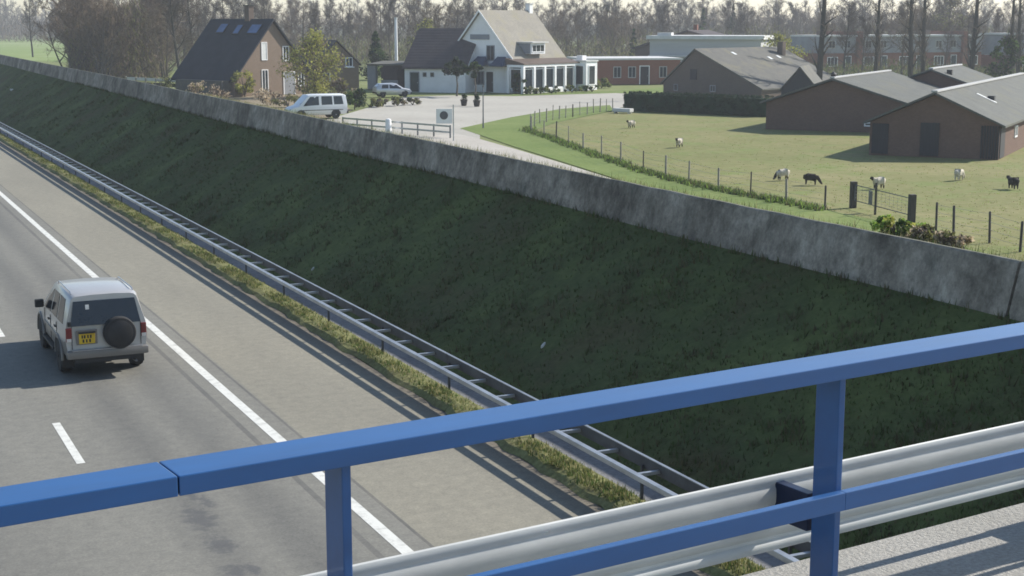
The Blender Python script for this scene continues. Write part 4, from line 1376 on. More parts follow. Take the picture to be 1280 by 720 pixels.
# --- flat-roofed pale building behind
p0, p1 = at_depth(810, 214), at_depth(947, 209)
pd = p1 - p0
pl = pd.length
t = thing('flat_roofed_building', 'pale grey flat-roofed building with bright white roof edge behind the mossy barn', 'building', (p0.x, p0.y, 0), ang(pd))
MB().box((pl / 2, 6, 2.6), (pl, 12, 5.2)).build('wall', 'panel_pale', t)
MB().box((pl / 2, 6, 5.45), (pl + .9, 12.9, .5)).build('roof', 'flat_roof', t)
MB().box((pl / 2, -.6, 2.85), (pl, 1.0, .2)).build('canopy', 'flat_roof', t)
MB().box((pl * .87, -.05, 3.5), (1.2, .1, 1.1)).build('vent', 'trim_black', t)
for k_ in range(5):
    win(t, (pl * (.1 + .15 * k_), 0, 1.5), 1.6, 1.3, '-y')
MB().box((2, 1.2, 5.9), (2.0, 1.6, .45)).build('roof_box', 'flat_roof', t)
# gabled brown house beside it
p0 = at_depth(792, 232)
t = thing('house', 'dark brown house with long shallow roof behind the red brick hall', 'house', (p0.x, p0.y, 0), ang(pd) - R(8))
rf_ = gable_parts(t, 11, 9, 3.6, 5.6, 6.2, .78, 'brick_grey', 'rust_roof', .4, .2)
win(t, (4, 0, 1.7), 1.4, 1.2, '-y')
win(t, (8, 0, 1.7), 1.4, 1.2, '-y')
MB().box((8.4, 4, 6.5), (.6, .6, 1.4)).build('chimney', 'brick_red', rf_)

# --- terraced houses on the right, behind the poplars
TR0, TR1 = at_depth(1020, 236), at_depth(1236, 250)
td = TR1 - TR0
NT = 5
tl = td.length / NT
terr_lab = ['first terraced house, left end, grey upper cladding beside the yellow-green tree', 'second terraced house from the left with a red brick party wall', 'middle terraced house behind two close poplar trunks', 'fourth terraced house from the left, left of the bushy round tree', 'fifth terraced house behind the ivy-clad tree at the right']
for i in range(NT):
    q = TR0 + td * (i / NT)
    t = thing('terraced_house', 'grey clad ' + terr_lab[i], 'house', (q.x, q.y, 0), ang(td), 'terraced houses behind the poplars')
    MB().box((tl / 2, 4, 1.35), (tl - .02, 8, 2.7)).build('wall', 'brick_red', t)
    MB().box((tl / 2, 3.9, 4.0), (tl - .02, 8.2, 2.56)).build('upper_wall', 'panel_grey', t)
    ro = MB().box((tl / 2, 3.85, 5.42), (tl + .02, 8.8, .26)).build('roof', 'flat_roof', t)
    MB().box((tl * .3, 3, 5.9), (.9, .9, .7)).build('chimney', 'brick_grey', ro)
    if i in (1, 4):
        MB().box((.15, 3.6, 3.3), (.9, 8.8, 5.6)).build('party_wall', 'brick_red', t)
    for x in (tl * .3, tl * .72):
        win(t, (x, -.2, 4.1), 1.3, 1.2, '-y', fm='panel_pale')
    win(t, (tl * .35, 0, 1.4), 2.0, 1.5, '-y', bars=2)
    door(t, (tl * .78, 0, 0), 1.0, 2.2, '-y', 'green_door')
p0, p1 = at_depth(1262, 215), at_depth(1330, 218)
pd = p1 - p0
t = thing('house', 'blue-grey clad house at the far right edge behind the ivy-clad tree', 'house', (p0.x, p0.y, 0), ang(pd))
MB().box((4.5, 4, 1.4), (9, 8, 2.8)).build('wall', 'brick_red', t)
MB().box((4.5, 3.9, 4.3), (9.1, 8.2, 2.9)).build('upper_wall', 'panel_grey', t)
MB().box((4.5, 3.9, 5.9), (9.6, 8.8, .25)).build('roof', 'flat_roof', t)
win(t, (2, -.2, 4.3), 1.4, 1.2, '-y')
win(t, (2, 0, 1.4), 1.4, 1.4, '-y')

# ------------------------------------------------------------------ plants
def leaf_cloud(name, centers, rad, per, size, mats, parent=None, seed=0, probs=None, flat=0.8):
    g = np.random.default_rng(seed)
    C = np.repeat(np.asarray(centers, float), per, axis=0)
    rd_ = np.repeat(np.asarray(rad, float), per)
    n = len(C)
    d = g.normal(0, 1, (n, 3))
    d /= np.linalg.norm(d, axis=1)[:, None]
    d *= (g.uniform(0, 1, n) ** 0.45)[:, None]
    d[:, 2] *= flat
    C = C + d * rd_[:, None]
    a = g.normal(0, 1, (n, 3))
    a /= np.linalg.norm(a, axis=1)[:, None]
    b = np.cross(a, g.normal(0, 1, (n, 3)))
    b /= np.linalg.norm(b, axis=1)[:, None]
    s = size * g.uniform(.6, 1.4, n)[:, None]
    V = np.stack([C - a * s, C + b * s * .55, C + a * s, C - b * s * .55], 1).reshape(-1, 3)
    V[:, 2] = np.maximum(V[:, 2], 0.0)
    F = np.arange(len(V)).reshape(-1, 4)
    # tone goes by clump, with some mixing
    cl = np.repeat(g.choice(len(mats), len(centers), p=probs), per)
    mx = g.choice(len(mats), n, p=probs)
    mi = np.where(g.uniform(0, 1, n) < .35, mx, cl)
    return soup(name, V, F, mats, mi, parent)

def shrub(name, label, cat, pos, rx, h, mats, probs=None, seed=0, leaf=.13, per=70, nclump=14, group=None, stem=True, ry=None):
    ry = ry or rx
    t = thing(name, label, cat, (pos[0], pos[1], 0), 0, group)
    rr_ = random.Random(seed)
    C, Rd = [], []
    for i in range(nclump):
        u, v_ = rr_.uniform(-.75, .75), rr_.uniform(-.75, .75)
        z = rr_.uniform(.2, .88)
        k_ = math.sqrt(max(.1, 1 - (2 * z - .9) ** 2))
        C.append((u * rx * k_, v_ * ry * k_, z * h))
        Rd.append(rr_.uniform(.24, .42) * min(rx, h))
    leaf_cloud('foliage', C, Rd, per, leaf, mats, t, seed, probs)
    if stem:
        m_ = MB()
        for i in range(5):
            a = rr_.uniform(0, 6.28)
            m_.tube([(0, 0, 0), (math.cos(a) * rx * .2, math.sin(a) * ry * .2, h * .35), (math.cos(a) * rx * .5, math.sin(a) * ry * .5, h * .75)], [.05, .035, .015], 5)
        m_.build('stem', 'bark', t)
    return t

def bare_template(seed, H, spread, stems=1, limbs=16, twigm='twig', barkm='bark', r0=.22, up=.55, clear=.25, sub=11, tw=11, thin=2.0, wob=.05):
    """a leafless tree: trunk with limbs (tubes) and crown of branches and fine twigs"""
    g = random.Random(seed)
    tr = MB()
    cv = MB()
    tri = []
    def rv(s):
        return Vector((g.gauss(0, s), g.gauss(0, s), g.gauss(0, s)))
    def path(p, d, ln, n, wob, lift):
        pts = [p.copy()]
        for i in range(n):
            d = (d + rv(wob) + Vector((0, 0, lift))).normalized()
            p = p + d * (ln / n)
            pts.append(p.copy())
        return pts
    def along(pts, t):
        k_ = t * (len(pts) - 1)
        i = min(int(k_), len(pts) - 2)
        return pts[i].lerp(pts[i + 1], k_ - i), (pts[i + 1] - pts[i]).normalized()
    for s in range(stems):
        base = Vector((g.gauss(0, .5), g.gauss(0, .5), 0)) if stems > 1 else Vector((0, 0, 0))
        d0_ = (Vector((0, 0, 1)) + (rv(.12) if stems > 1 else rv(.02))).normalized()
        hh = H * g.uniform(.85, 1.0)
        tp = path(base, d0_, hh * .95, 8, wob, .06)
        rads = [r0 / stems ** .5 * (1 - .88 * i / 8) for i in range(9)]
        tr.tube(tp, rads, 7)
        for i in range(limbs // stems):
            tt = clear + (1 - clear) * ((i + g.random()) / (limbs // stems)) ** .9
            tt = min(tt, .99)
            p, dd = along(tp, tt)
            a = g.uniform(0, 6.283)
            out = Vector((math.cos(a), math.sin(a), up + g.uniform(-.2, .3))).normalized()
            ln = spread * (1.15 - .75 * tt) * g.uniform(.75, 1.2)
            lp = path(p, out, ln, 5, .12, .10)
            lr = max(.02, r0 * .38 * (1.1 - tt))
            tr.tube(lp, [lr * (1 - .8 * q / 5) for q in range(6)], 5, cap=False)
            for j in range(sub):
                p2, d2 = along(lp, .2 + .8 * (j + g.random()) / sub)
                o2 = (d2 * .6 + rv(.6) + Vector((0, 0, .25))).normalized()
                l2 = ln * .42 * g.uniform(.6, 1.2)
                bp = path(p2, o2, l2, 3, .15, .08)
                cv.tube(bp, [.018 * thin, .014 * thin, .010 * thin, .006 * thin], 3, cap=False)
                for q in range(tw):
                    p3, d3 = along(bp, .15 + .85 * g.random())
                    o3 = (d3 * .7 + rv(.55) + Vector((0, 0, .15))).normalized()
                    l3 = g.uniform(.35, .95) * min(1.0, l2 * .7 + .2)
                    e3 = p3 + o3 * l3
                    sd = o3.orthogonal().normalized() * (.0085 * thin)
                    tri.append((p3 - sd, p3 + sd, e3))
                    for q2 in range(2):
                        p4 = p3 + o3 * l3 * g.uniform(.3, .9)
                        o4 = (o3 + rv(.6)).normalized()
                        sd4 = o4.orthogonal().normalized() * (.007 * thin)
                        tri.append((p4 - sd4, p4 + sd4, p4 + o4 * l3 * .6))
    for a, b, c in tri:
        cv.add([a, b, c], [(0, 1, 2)])
    t = bpy.data.objects.new('bare_tree', None)
    COL.objects.link(t)
    def fastbuild(mbx, nm, mt):
        me = bpy.data.meshes.new(nm)
        me.from_pydata(mbx.v, [], mbx.f)
        me.materials.append(M[mt])
        me.update()
        o = bpy.data.objects.new(nm, me)
        COL.objects.link(o)
        o.parent = t
        return o
    fastbuild(tr, 'trunk', barkm)
    fastbuild(cv, 'crown', twigm)
    return t

TPL = [
    bare_template(1, 13, 4.6, 1, 18, 'twig', 'bark', .25, .5, .2),
    bare_template(2, 14, 3.8, 1, 20, 'twig', 'bark', .24, .8, .15),
    bare_template(3, 11, 4.8, 3, 24, 'twig_warm', 'bark', .26, .7, .08),
    bare_template(4, 15, 3.2, 1, 20, 'twig', 'bark_dark', .22, 1.0, .2),
    bare_template(5, 12, 4.2, 4, 28, 'twig_warm', 'bark', .28, .8, .05),
]
used = [False] * len(TPL)
def plant(k_, pos, sc, rz, label, group, name='bare_tree'):
    if used[k_]:
        o = copy_tree(TPL[k_])
    else:
        o = TPL[k_]
        used[k_] = True
    o.location = (pos[0], pos[1], -0.05)
    o.rotation_euler = (0, 0, rz)
    o.scale = (sc[0], sc[0], sc[1])
    return tag(o, label, 'tree', group)

rt = random.Random(21)
def grove(n, x0, x1, d0_, d1_, ks, hs, label, group, ztop=None):
    for i in range(n):
        px_ = x0 + (x1 - x0) * (i + rt.uniform(.1, .9)) / n
        dp = rt.uniform(d0_, d1_)
        k_ = rt.choice(ks)
        s_ = rt.uniform(*hs)
        plant(k_, at_depth(px_, dp), (s_ * rt.uniform(.9, 1.15), s_), rt.uniform(0, 6.28), label, group)

# thicket on the left, close behind the bank
grove(18, 92, 214, 196, 232, [2, 4], (.9, 1.25), 'dense brown leafless tree in the thicket left of the dark-roofed house', 'thicket left of the dark-roofed house')
# tall dark trunks next to it
for px_, dp, lab in ((48, 330, 'lone tall dark leafless tree standing in the far left field'), (203, 215, 'thin dark trunked tree at the right edge of the brown thicket'), (229, 190, 'dark leafless tree touching the lower edge of the dark roof'), (247, 200, 'dark leafless tree just left of the upper dark roof')):
    plant(3, at_depth(px_, dp), (1.0, 1.25), rt.uniform(0, 6), lab, None)
grove(12, 215, 350, 235, 300, [0, 1, 3], (.85, 1.15), 'grey leafless tree rising behind the dark-roofed house', 'trees behind the dark-roofed house')
grove(24, 345, 620, 235, 330, [0, 1, 2, 3], (.75, 1.1), 'grey-brown leafless tree in the wood behind the yellow-green tree and the annexe', 'wood behind the annexe')
grove(24, 600, 830, 270, 360, [0, 1, 2, 4], (.75, 1.05), 'grey leafless tree in the wood behind the white house and the red hall', 'wood behind the white house')
grove(22, 820, 1030, 300, 420, [0, 1, 2], (.8, 1.08), 'hazy leafless tree behind the flat-roofed building', 'wood behind the flat-roofed building')
grove(26, 1010, 1300, 265, 380, [0, 1, 2, 4], (.75, 1.05), 'hazy leafless tree behind the terraced houses', 'wood behind the terraced houses')
grove(30, -40, 230, 620, 900, [0, 1, 2], (1.05, 1.5), 'far bluish leafless tree at the end of the left field', 'far tree line beyond the left field')
grove(40, 180, 1320, 420, 560, [0, 1, 2], (1.0, 1.3), 'very distant leafless tree in the pale background wood', 'distant background wood')

# brushwood nobody could count: undergrowth at the wood's foot and the far wood
def brush(name, label, x0, x1, d0_, d1_, n, h0, h1, ln, wd, mats, seed):
    g = np.random.default_rng(seed)
    px_ = g.uniform(x0, x1, n)
    dp = g.uniform(d0_, d1_, n)
    f2 = np.array([math.sin(YAW), math.cos(YAW), 0])
    r2 = np.array([cr.x, cr.y, 0])
    base = f2[None] * dp[:, None] + r2[None] * ((px_ - 640) / FPX * dp)[:, None]
    wave = .75 + .25 * np.sin(base[:, 0] * .21 + seed) * np.sin(base[:, 1] * .13 + 1) + .15 * np.sin(base[:, 0] * .53)
    base[:, 2] = h0 + (h1 - h0) * wave * g.uniform(0, 1, n) ** 1.2
    a = g.normal(0, 1, (n, 3))
    a[:, 2] = np.abs(a[:, 2]) + .9
    a /= np.linalg.norm(a, axis=1)[:, None]
    b = np.cross(a, g.normal(0, 1, (n, 3)))
    b /= np.linalg.norm(b, axis=1)[:, None]
    L_ = ln * g.uniform(.5, 1.4, n)[:, None]
    V = np.stack([base - b * wd, base + b * wd, base + a * L_], 1).reshape(-1, 3)
    return tag(soup(name, V, np.arange(3 * n).reshape(-1, 3), mats, g.integers(0, len(mats), n)), label, 'wood', kind='stuff')
brush('far_wood', 'pale bluish mass of leafless wood along the horizon', -80, 1360, 560, 700, 60000, 0, 10.5, 1.8, .10, ['twig', 'twig_warm'], 1)
brush('left_wood', 'blue-grey wood closing the far end of the left field', -80, 240, 800, 960, 16000, 0, 12, 2.2, .16, ['twig', 'bark_dark'], 2)
brush('undergrowth', 'brown undergrowth at the foot of the wood behind the houses', 215, 860, 250, 340, 26000, 0, 5.5, 1.2, .06, ['twig', 'twig_warm', 'leaf_olive'], 3)
brush('undergrowth', 'brown undergrowth behind the terraced houses', 830, 1340, 280, 380, 20000, 0, 6.5, 1.3, .07, ['twig', 'twig_warm', 'leaf_olive'], 4)
brush('garden_brush', 'low brown and green garden growth in front of the terraced houses', 1005, 1300, 196, 226, 9000, 0, 1.9, .6, .05, ['twig', 'leaf_green', 'leaf_olive', 'twig_warm'], 6)
grove(9, 1030, 1285, 200, 226, [0, 1, 3], (.5, .8), 'small leafless garden tree in front of the terraced houses', 'garden trees before the terraced houses')
brush('brushwood', 'dense brown brushwood filling the thicket left of the dark-roofed house', 92, 214, 198, 228, 15000, 0, 10, 1.3, .045, ['twig_warm', 'twig', 'twig_warm', 'leaf_olive'], 5)

# poplars on the right: tall clear trunks with short side branches
pop = bare_template(9, 24, 2.2, 1, 34, 'twig_warm', 'bark_dark', .36, 1.2, .12, 5, 6, 1.6, .018)
pop.name = 'poplar'
first = True
for px_, dp, sc, lab in ((1020, 158, 1.05, 'thickest tall poplar trunk, leftmost of the row, behind the wide brick barn'), (1090, 176, .85, 'tall slim poplar right of the leftmost trunk, standing alone'), (1134, 172, .95, 'left one of the two close poplars behind the barn roofs'), (1149, 176, .9, 'right one of the two close poplars behind the barn roofs'), (1208, 170, 1.0, 'tall poplar beside the bushy round tree on the right'), (1258, 186, .85, 'left one of the two poplars above the ivy-clad tree'), (1267, 190, .85, 'right one of the two poplars above the ivy-clad tree')):
    o = pop if first else copy_tree(pop)
    first = False
    o.location = at_depth(px_, dp)
    o.rotation_euler = (0, 0, rt.uniform(0, 6))
    o.scale = (sc, sc, sc)
    tag(o, lab, 'tree', 'tall poplars on the right')

# leafy crowns
def leafy_tree(name, label, pos, H, rad, mats, probs, seed, leaf=.2, nclump=40, per=60, clear=.2, group=None, flat=.9, trunk_r=.2):
    t = thing(name, label, 'tree', (pos[0], pos[1], -0.05), 0, group)
    g = random.Random(seed)
    m_ = MB()
    m_.tube([(0, 0, 0), (.1, .05, H * .3), (0, .1, H * .6), (.05, 0, H * .88)], [trunk_r, trunk_r * .75, trunk_r * .45, .03], 8)
    C, Rd = [], []
    for i in range(nclump):
        z = clear + (1 - clear) * g.random()
        k_ = math.sin(PI * min(1, max(.06, (z - clear) / (1 - clear))) ** .75)
        a = g.uniform(0, 6.283)
        r1 = rad * k_ * g.random() ** .5
        c = Vector((math.cos(a) * r1, math.sin(a) * r1, z * H))
        C.append(c)
        Rd.append(rad * g.uniform(.16, .34))
        if i % 2 == 0:
            b = Vector((0, 0, max(.15, z - .22) * H))
            m_.tube([b, b.lerp(c, .5) + Vector((0, 0, .1)), c], [trunk_r * .3, trunk_r * .2, .015], 5, cap=False)
    m_.build('trunk', 'bark', t)
    leaf_cloud('crown', C, Rd, per, leaf, mats, t, seed, probs, flat)
    return t

leafy_tree('willow', 'yellow-green leafing tree between the brown brick houses and the white van', at(394, 121), 6.5, 3.7, ['leaf_yellow', 'leaf_olive', 'twig_warm'], [.55, .25, .2], 31, .12, 95, 60, .05)
leafy_tree('willow', 'smaller yellow-green leafing tree above the mossy barn roof', at_depth(968, 172), 6.0, 3.4, ['leaf_yellow', 'leaf_olive', 'twig_warm'], [.45, .35, .2], 32, .13, 40, 45, .35)
leafy_tree('round_tree', 'bushy olive-brown round tree behind the terraced houses on the right', at_depth(1178, 268), 12.0, 5.2, ['leaf_olive', 'twig_warm', 'twig'], [.3, .35, .35], 33, .16, 90, 70, .15)
leafy_tree('ivy_tree', 'dark ivy-clad bush tree at the right behind the nearest barn roof', at_depth(1252, 170), 6.0, 2.3, ['leaf_dark', 'leaf_green', 'twig'], [.45, .35, .2], 34, .16, 45, 70, .05)
leafy_tree('hazel', 'faint green leafing tree behind the dark roof of the annexe', at_depth(535, 225), 8.0, 3.2, ['leaf_olive', 'leaf_yellow', 'twig'], [.4, .2, .4], 35, .15, 40, 40, .25)
leafy_tree('clipped_tree', 'dark round-headed clipped tree in front of the white house gable, left', at(571, 120), 3.9, 1.5, ['leaf_dark', 'bark_dark'], [.75, .25], 36, .13, 26, 60, .6, trunk_r=.12)
leafy_tree('clipped_tree', 'small dark clipped tree in front of the gable beside the awnings', at(594, 121), 3.6, 1.0, ['leaf_dark', 'leaf_green'], [.8, .2], 37, .12, 18, 60, .6, trunk_r=.1)
# conifers in the wood
def conifer(label, pos, H, rad, seed, group=None):
    t = thing('conifer', label, 'tree', (pos[0], pos[1], 0), 0, group)
    g = random.Random(seed)
    MB().tube([(0, 0, 0), (0, 0, H)], [.2, .03], 6).build('trunk', 'bark_dark', t)
    C, Rd = [], []
    for i in range(60):
        z = g.random() ** 1.2
        a = g.uniform(0, 6.283)
        r1 = rad * (1 - z) * g.uniform(.3, 1)
        C.append((math.cos(a) * r1, math.sin(a) * r1, (.08 + .92 * z) * H))
        Rd.append(rad * .3 * (1.1 - z) + .12)
    leaf_cloud('crown', C, Rd, 50, .17, ['leaf_dark', 'leaf_green'], t, seed, [.7, .3], .7)
for i, (px_, dp, H, rad, lab) in enumerate(((875, 330, 10.5, 2.2, 'dark narrow conifer left of centre above the flat-roofed building'), (912, 330, 11.5, 1.8, 'tallest dark conifer above the flat-roofed building'), (757, 300, 11, 2.6, 'broad dark conifer behind the red brick hall'), (592, 290, 9.5, 2.4, 'dark conifer behind the ridge of the white house'), (630, 285, 9.8, 2.6, 'second dark conifer behind the roof of the white house'), (1190, 250, 6, 1.6, 'small conifer between the terraced houses'), (472, 200, 6.5, 2.4, 'dark conifer behind the open shed left of the white chimney stack'), (790, 260, 6.5, 1.0, 'thin dark conifer left of the dark brown house'))):
    conifer(lab, at_depth(px_, dp), H, rad, 50 + i)

# hedge before the mossy barn
hp0, hp1 = at(778, 138), at(958, 146)
hv = hp1 - hp0
t = thing('hedge', 'long dark green clipped hedge in front of the mossy barn', 'hedge', (hp0.x, hp0.y, 0), ang(hv))
hl = hv.length
mb = MB()
mb.box((hl / 2, .8, .72), (hl - .2, 1.4, 1.44))
mb.build('core', 'leaf_hedge', t)
g_ = np.random.default_rng(8)
C = np.c_[g_.uniform(0, hl, 900), g_.uniform(0, 1.6, 900), g_.uniform(.05, 1.6, 900)]
side = g_.uniform(0, 1, 900) < .6
C[side, 1] = g_.normal(.06, .05, side.sum())
C[~side, 2] = g_.normal(1.55, .05, (~side).sum())
leaf_cloud('foliage', C, np.full(900, .11), 14, .06, ['leaf_hedge', 'leaf_dark'], t, 9, [.75, .25], .9)

# garden shrubs
shrub('forsythia', 'bright yellow flowering bush beside the veranda of the white house', 'bush', at(728, 110), 1.3, 1.7, ['flower_yellow', 'leaf_yellow'], [.7, .3], 41)
shrub('shrub', 'grey-green low shrub right of the yellow flowering bush', 'bush', at(752, 110), 1.4, 1.1, ['leaf_green', 'leaf_olive'], None, 42)
shrub('shrub', 'dark conical bush at the foot of the first veranda post', 'bush', at(649, 117), .8, 2.3, ['leaf_dark', 'leaf_green'], [.8, .2], 43)
shrub('shrub', 'dark upright bush in front of the last veranda window', 'bush', at(700, 113), .7, 1.9, ['leaf_dark', 'leaf_green'], [.8, .2], 44)
for i, (x, y) in enumerate(((663, 117.5), (676, 117), (689, 116.5), (715, 115.5), (740, 114.5))):
    shrub('shrub', 'low green border shrub' + [' near the dark conical bush', ' below the middle veranda windows', ' left of the dark upright bush', ' at the foot of the white bay', ' below the yellow flowering bush'][i], 'bush', at(x, y), 1.1, .75, ['leaf_green', 'leaf_olive', 'leaf_dark'], None, 60 + i, .1, 50, 10, 'border shrubs along the veranda')
shrub('shrub', 'round yellow-green bush at the foot of the dark-roofed house', 'bush', at(306, 121), 1.5, 2.9, ['leaf_yellow', 'leaf_olive', 'twig_warm'], [.5, .35, .15], 45)
shrub('shrub', 'dark green bush just right of the white van', 'bush', at(443, 137), 1.2, 1.9, ['leaf_dark', 'leaf_green'], [.75, .25], 46)
shrub('shrub', 'brown leafless bush at the right corner of the brown brick house', 'bush', at(425, 124), 1.5, 2.0, ['twig_warm', 'leaf_olive'], [.7, .3], 47)
for i, (x, y, lab) in enumerate(((462, 134, 'low olive bush in the parking bed right of the dark bush'), (478, 133, 'low brownish bush in the middle of the parking bed'), (497, 132, 'low dark bush in the parking bed'), (516, 131, 'low bush at the right end of the parking bed'))):
    shrub('shrub', lab, 'bush', at(x, y), 1.1, .75, ['leaf_olive', 'leaf_dark', 'twig_warm'], None, 70 + i, .1, 50, 10, 'bushes in the parking bed')
for i, (x, y, h, lab) in enumerate(((248, 124, 1.6, 'brown scrubby bush behind the wall below the dark roof, left one'), (272, 127, 1.5, 'ochre dry bush behind the wall below the dark roof'), (338, 131, 1.4, 'brown scrubby bush behind the wall in front of the brown brick gable'), (360, 134, 1.2, 'brown low bush just left of the white van'), (205, 114, 2.0, 'dark green bush left of the dark roof eaves'))):
    shrub('shrub', lab, 'bush', at(x, y), 1.5, h, [['twig_warm', 'leaf_dry', 'leaf_olive'], ['leaf_dry', 'twig_warm'], ['twig_warm', 'leaf_dry'], ['twig_warm', 'leaf_olive'], ['leaf_dark', 'leaf_olive']][i], None, 80 + i, .1, 60, 12)
# planters
for i, (x, y) in enumerate(((580, 132), (596, 133))):
    t = thing('planter', ['left', 'right'][i] + ' one of the two dark planters with clipped box on the forecourt', 'planter', at(x, y), 0, 'planters on the forecourt')
    MB().lathe([(.24, 0), (.33, .5), (.36, .5), (.36, .56), (.3, .56)], 16).build('tub', 'planter', t)
    leaf_cloud('plant', [(0, 0, .65), (.05, 0, .8), (0, .08, .95)], [.3, .28, .22], 120, .06, ['leaf_dark', 'leaf_green'], t, 90 + i, [.75, .25])

# ------------------------------------------------------------------ pasture fence and gate
fence_px = [(1275, 314), (1237, 303), (1192, 294), (1170, 289)]
fence_px2 = [(1031, 262), (983, 252), (938, 244), (898, 236), (861, 228), (832, 221), (804, 213), (776, 203), (752, 195), (729, 187), (711, 180), (695, 174), (680, 169), (664, 164), (663, 160), (668, 157), (675, 154), (683, 152), (691, 150), (699, 149), (707, 147), (716, 146), (725, 144), (734, 143), (742, 141), (750, 140), (758, 139), (766, 138)]
def wire_fence(name, label, pts, hs, thick):
    b = pts[len(pts) // 2]
    t = thing(name, label, 'fence', (b.x, b.y, 0), 0, 'wire fences around the pasture')
    g = random.Random(len(pts))
    tops = []
    for i, p in enumerate(pts):
        q = p - b
        h = hs * g.uniform(.9, 1.12)
        r1 = thick[i % len(thick)]
        lx, ly = g.gauss(0, .03), g.gauss(0, .03)
        MB().tube([(q.x, q.y, -.2), (q.x + lx, q.y + ly, h), (q.x + lx, q.y + ly, h + .03)], [r1, r1 * .92, r1 * .5], 8).build('post', 'timber_dark' if len(pts) < 10 or g.random() < .2 else 'timber', t, smooth=50)
        tops.append(Vector((q.x + lx, q.y + ly, h)))
    for k_, fr_ in enumerate((.95, .68, .42, .2)):
        m_ = MB()
        for a, c in zip(tops[:-1], tops[1:]):
            p, q = Vector((a.x, a.y, a.z * fr_)), Vector((c.x, c.y, c.z * fr_))
            m_.tube([p, (p + q) / 2 - Vector((0, 0, .02)), q], .006, 4, cap=False)
        m_.build('wire', 'wire', t)
    return t
near = [Vector((40.5, 24, 0))] + [at(*q) for q in [(1335, 332)]] + [at(*q) for q in fence_px]
far = [at(*q) for q in fence_px2]
wire_fence('wire_fence', 'short stretch of wire fence on dark posts right of the pasture gate', near, 1.0, [.05, .045])
wire_fence('wire_fence', 'long wire fence on grey timber posts curving round the pasture corner', far, 1.05, [.045, .055, .035, .05])
ga, gb = at(1066, 259), at(1139, 279)
gv = gb - ga
t = thing('gate', 'low wire pasture gate between two thick dark wooden posts', 'gate', (ga.x, ga.y, 0), ang(gv))
gl_ = gv.length
for x, h in ((0, 1.08), (gl_, 1.12)):
    MB().box((x, 0, h / 2 - .1), (.24, .24, h + .2)).build('post', 'timber_dark', t, bevel=.02)
fr = MB()
fr.tube([(.15, 0, .95), (gl_ - .15, 0, .95)], .02, 6)
fr.tube([(.15, 0, .3), (gl_ - .15, 0, .3)], .02, 6)
for x in (.15, gl_ - .15):
    fr.tube([(x, 0, .3), (x, 0, .95)], .02, 6)
fr.build('frame', 'galv_dull', t)
ms = MB()
for i in range(1, 5):
    ms.tube([(.15, 0, .3 + .13 * i), (gl_ - .15, 0, .3 + .13 * i)], .005, 4)
for i in range(1, 14):
    ms.tube([(.15 + (gl_ - .3) * i / 14, 0, .3), (.15 + (gl_ - .3) * i / 14, 0, .95)], .004, 4)
ms.build('mesh_panel', 'wire', t)
MB().box((gl_ * .44, -.1, .62), (.07, .07, 1.3)).build('middle_post', 'timber_dark', t)
MB().box((gl_ * .33, -.05, .6), (.28, .04, .55)).build('plate', 'galv_dull', t)

# weeds along the fence foot
P = []
for a, c in zip(far[:14], far[1:15]):
    for i in range(110):
        q = a.lerp(c, rs.random())
        P.append((q.x + rs.gauss(-.15, .22), q.y + rs.gauss(0, .2), 0))
tufts('fence_weeds', P, .08, .28, ['leaf_green', 'blade_olive', 'leaf_bright'], 'unmown weeds along the foot of the pasture fence', 14, 6, .03, .8, [.5, .25, .25])
P = []
for i in range(5000):
    px_, py_ = rs.uniform(575, 1280), 0
    q = at(px_, rs.uniform(150, 330))
    P.append((q.x, q.y, 0))
tufts('field_grass', P, .015, .04, ['blade_lit', 'leaf_bright', 'blade_dry'], 'short grazed grass of the pasture and verge', 15, 4, .022, .9)
# brambles at the wall top by the gate, growing on the bank's crest
for i, (px_, py_, rx, h, lab, mts) in enumerate((
        (1088, 281, .9, .34, 'bright green nettle clump on the bank in front of the pasture gate', ['leaf_bright', 'leaf_yellow', 'leaf_green']),
        (1119, 290, .6, .32, 'dark green bramble clump in front of the right gate post', ['leaf_green', 'leaf_olive', 'leaf_dry']),
        (1140, 295, .7, .36, 'pale dry bramble tangle at the top of the concrete wall', ['leaf_dry', 'twig_warm', 'leaf_olive']),
        (1160, 299, .5, .3, 'brown dry bramble tangle right of the pale one on the wall', ['leaf_dry', 'leaf_olive', 'twig_warm']))):
    q = at(px_, py_, 3.87)
    o = shrub('bramble', lab, 'bush', (q.x + .7, q.y + .15), rx * .5, h, mts, None, 100 + i, .045, 80, 16, 'brambles along the wall top', stem=True, ry=rx)
    o.location.z = 3.6
# rough edge grass along the wall's crest
P = []
for i in range(2600):
    y = rs.uniform(17, 75)
    P.append((ip(WL, y) + .2 + abs(rs.gauss(0, .25)), y, zt(y) - .36))
tufts('crest_grass', P, .15, .46, ['blade_lit', 'leaf_green', 'blade_dry'], 'grass fringe behind the top of the concrete wall', 16, 5, .014, .8)

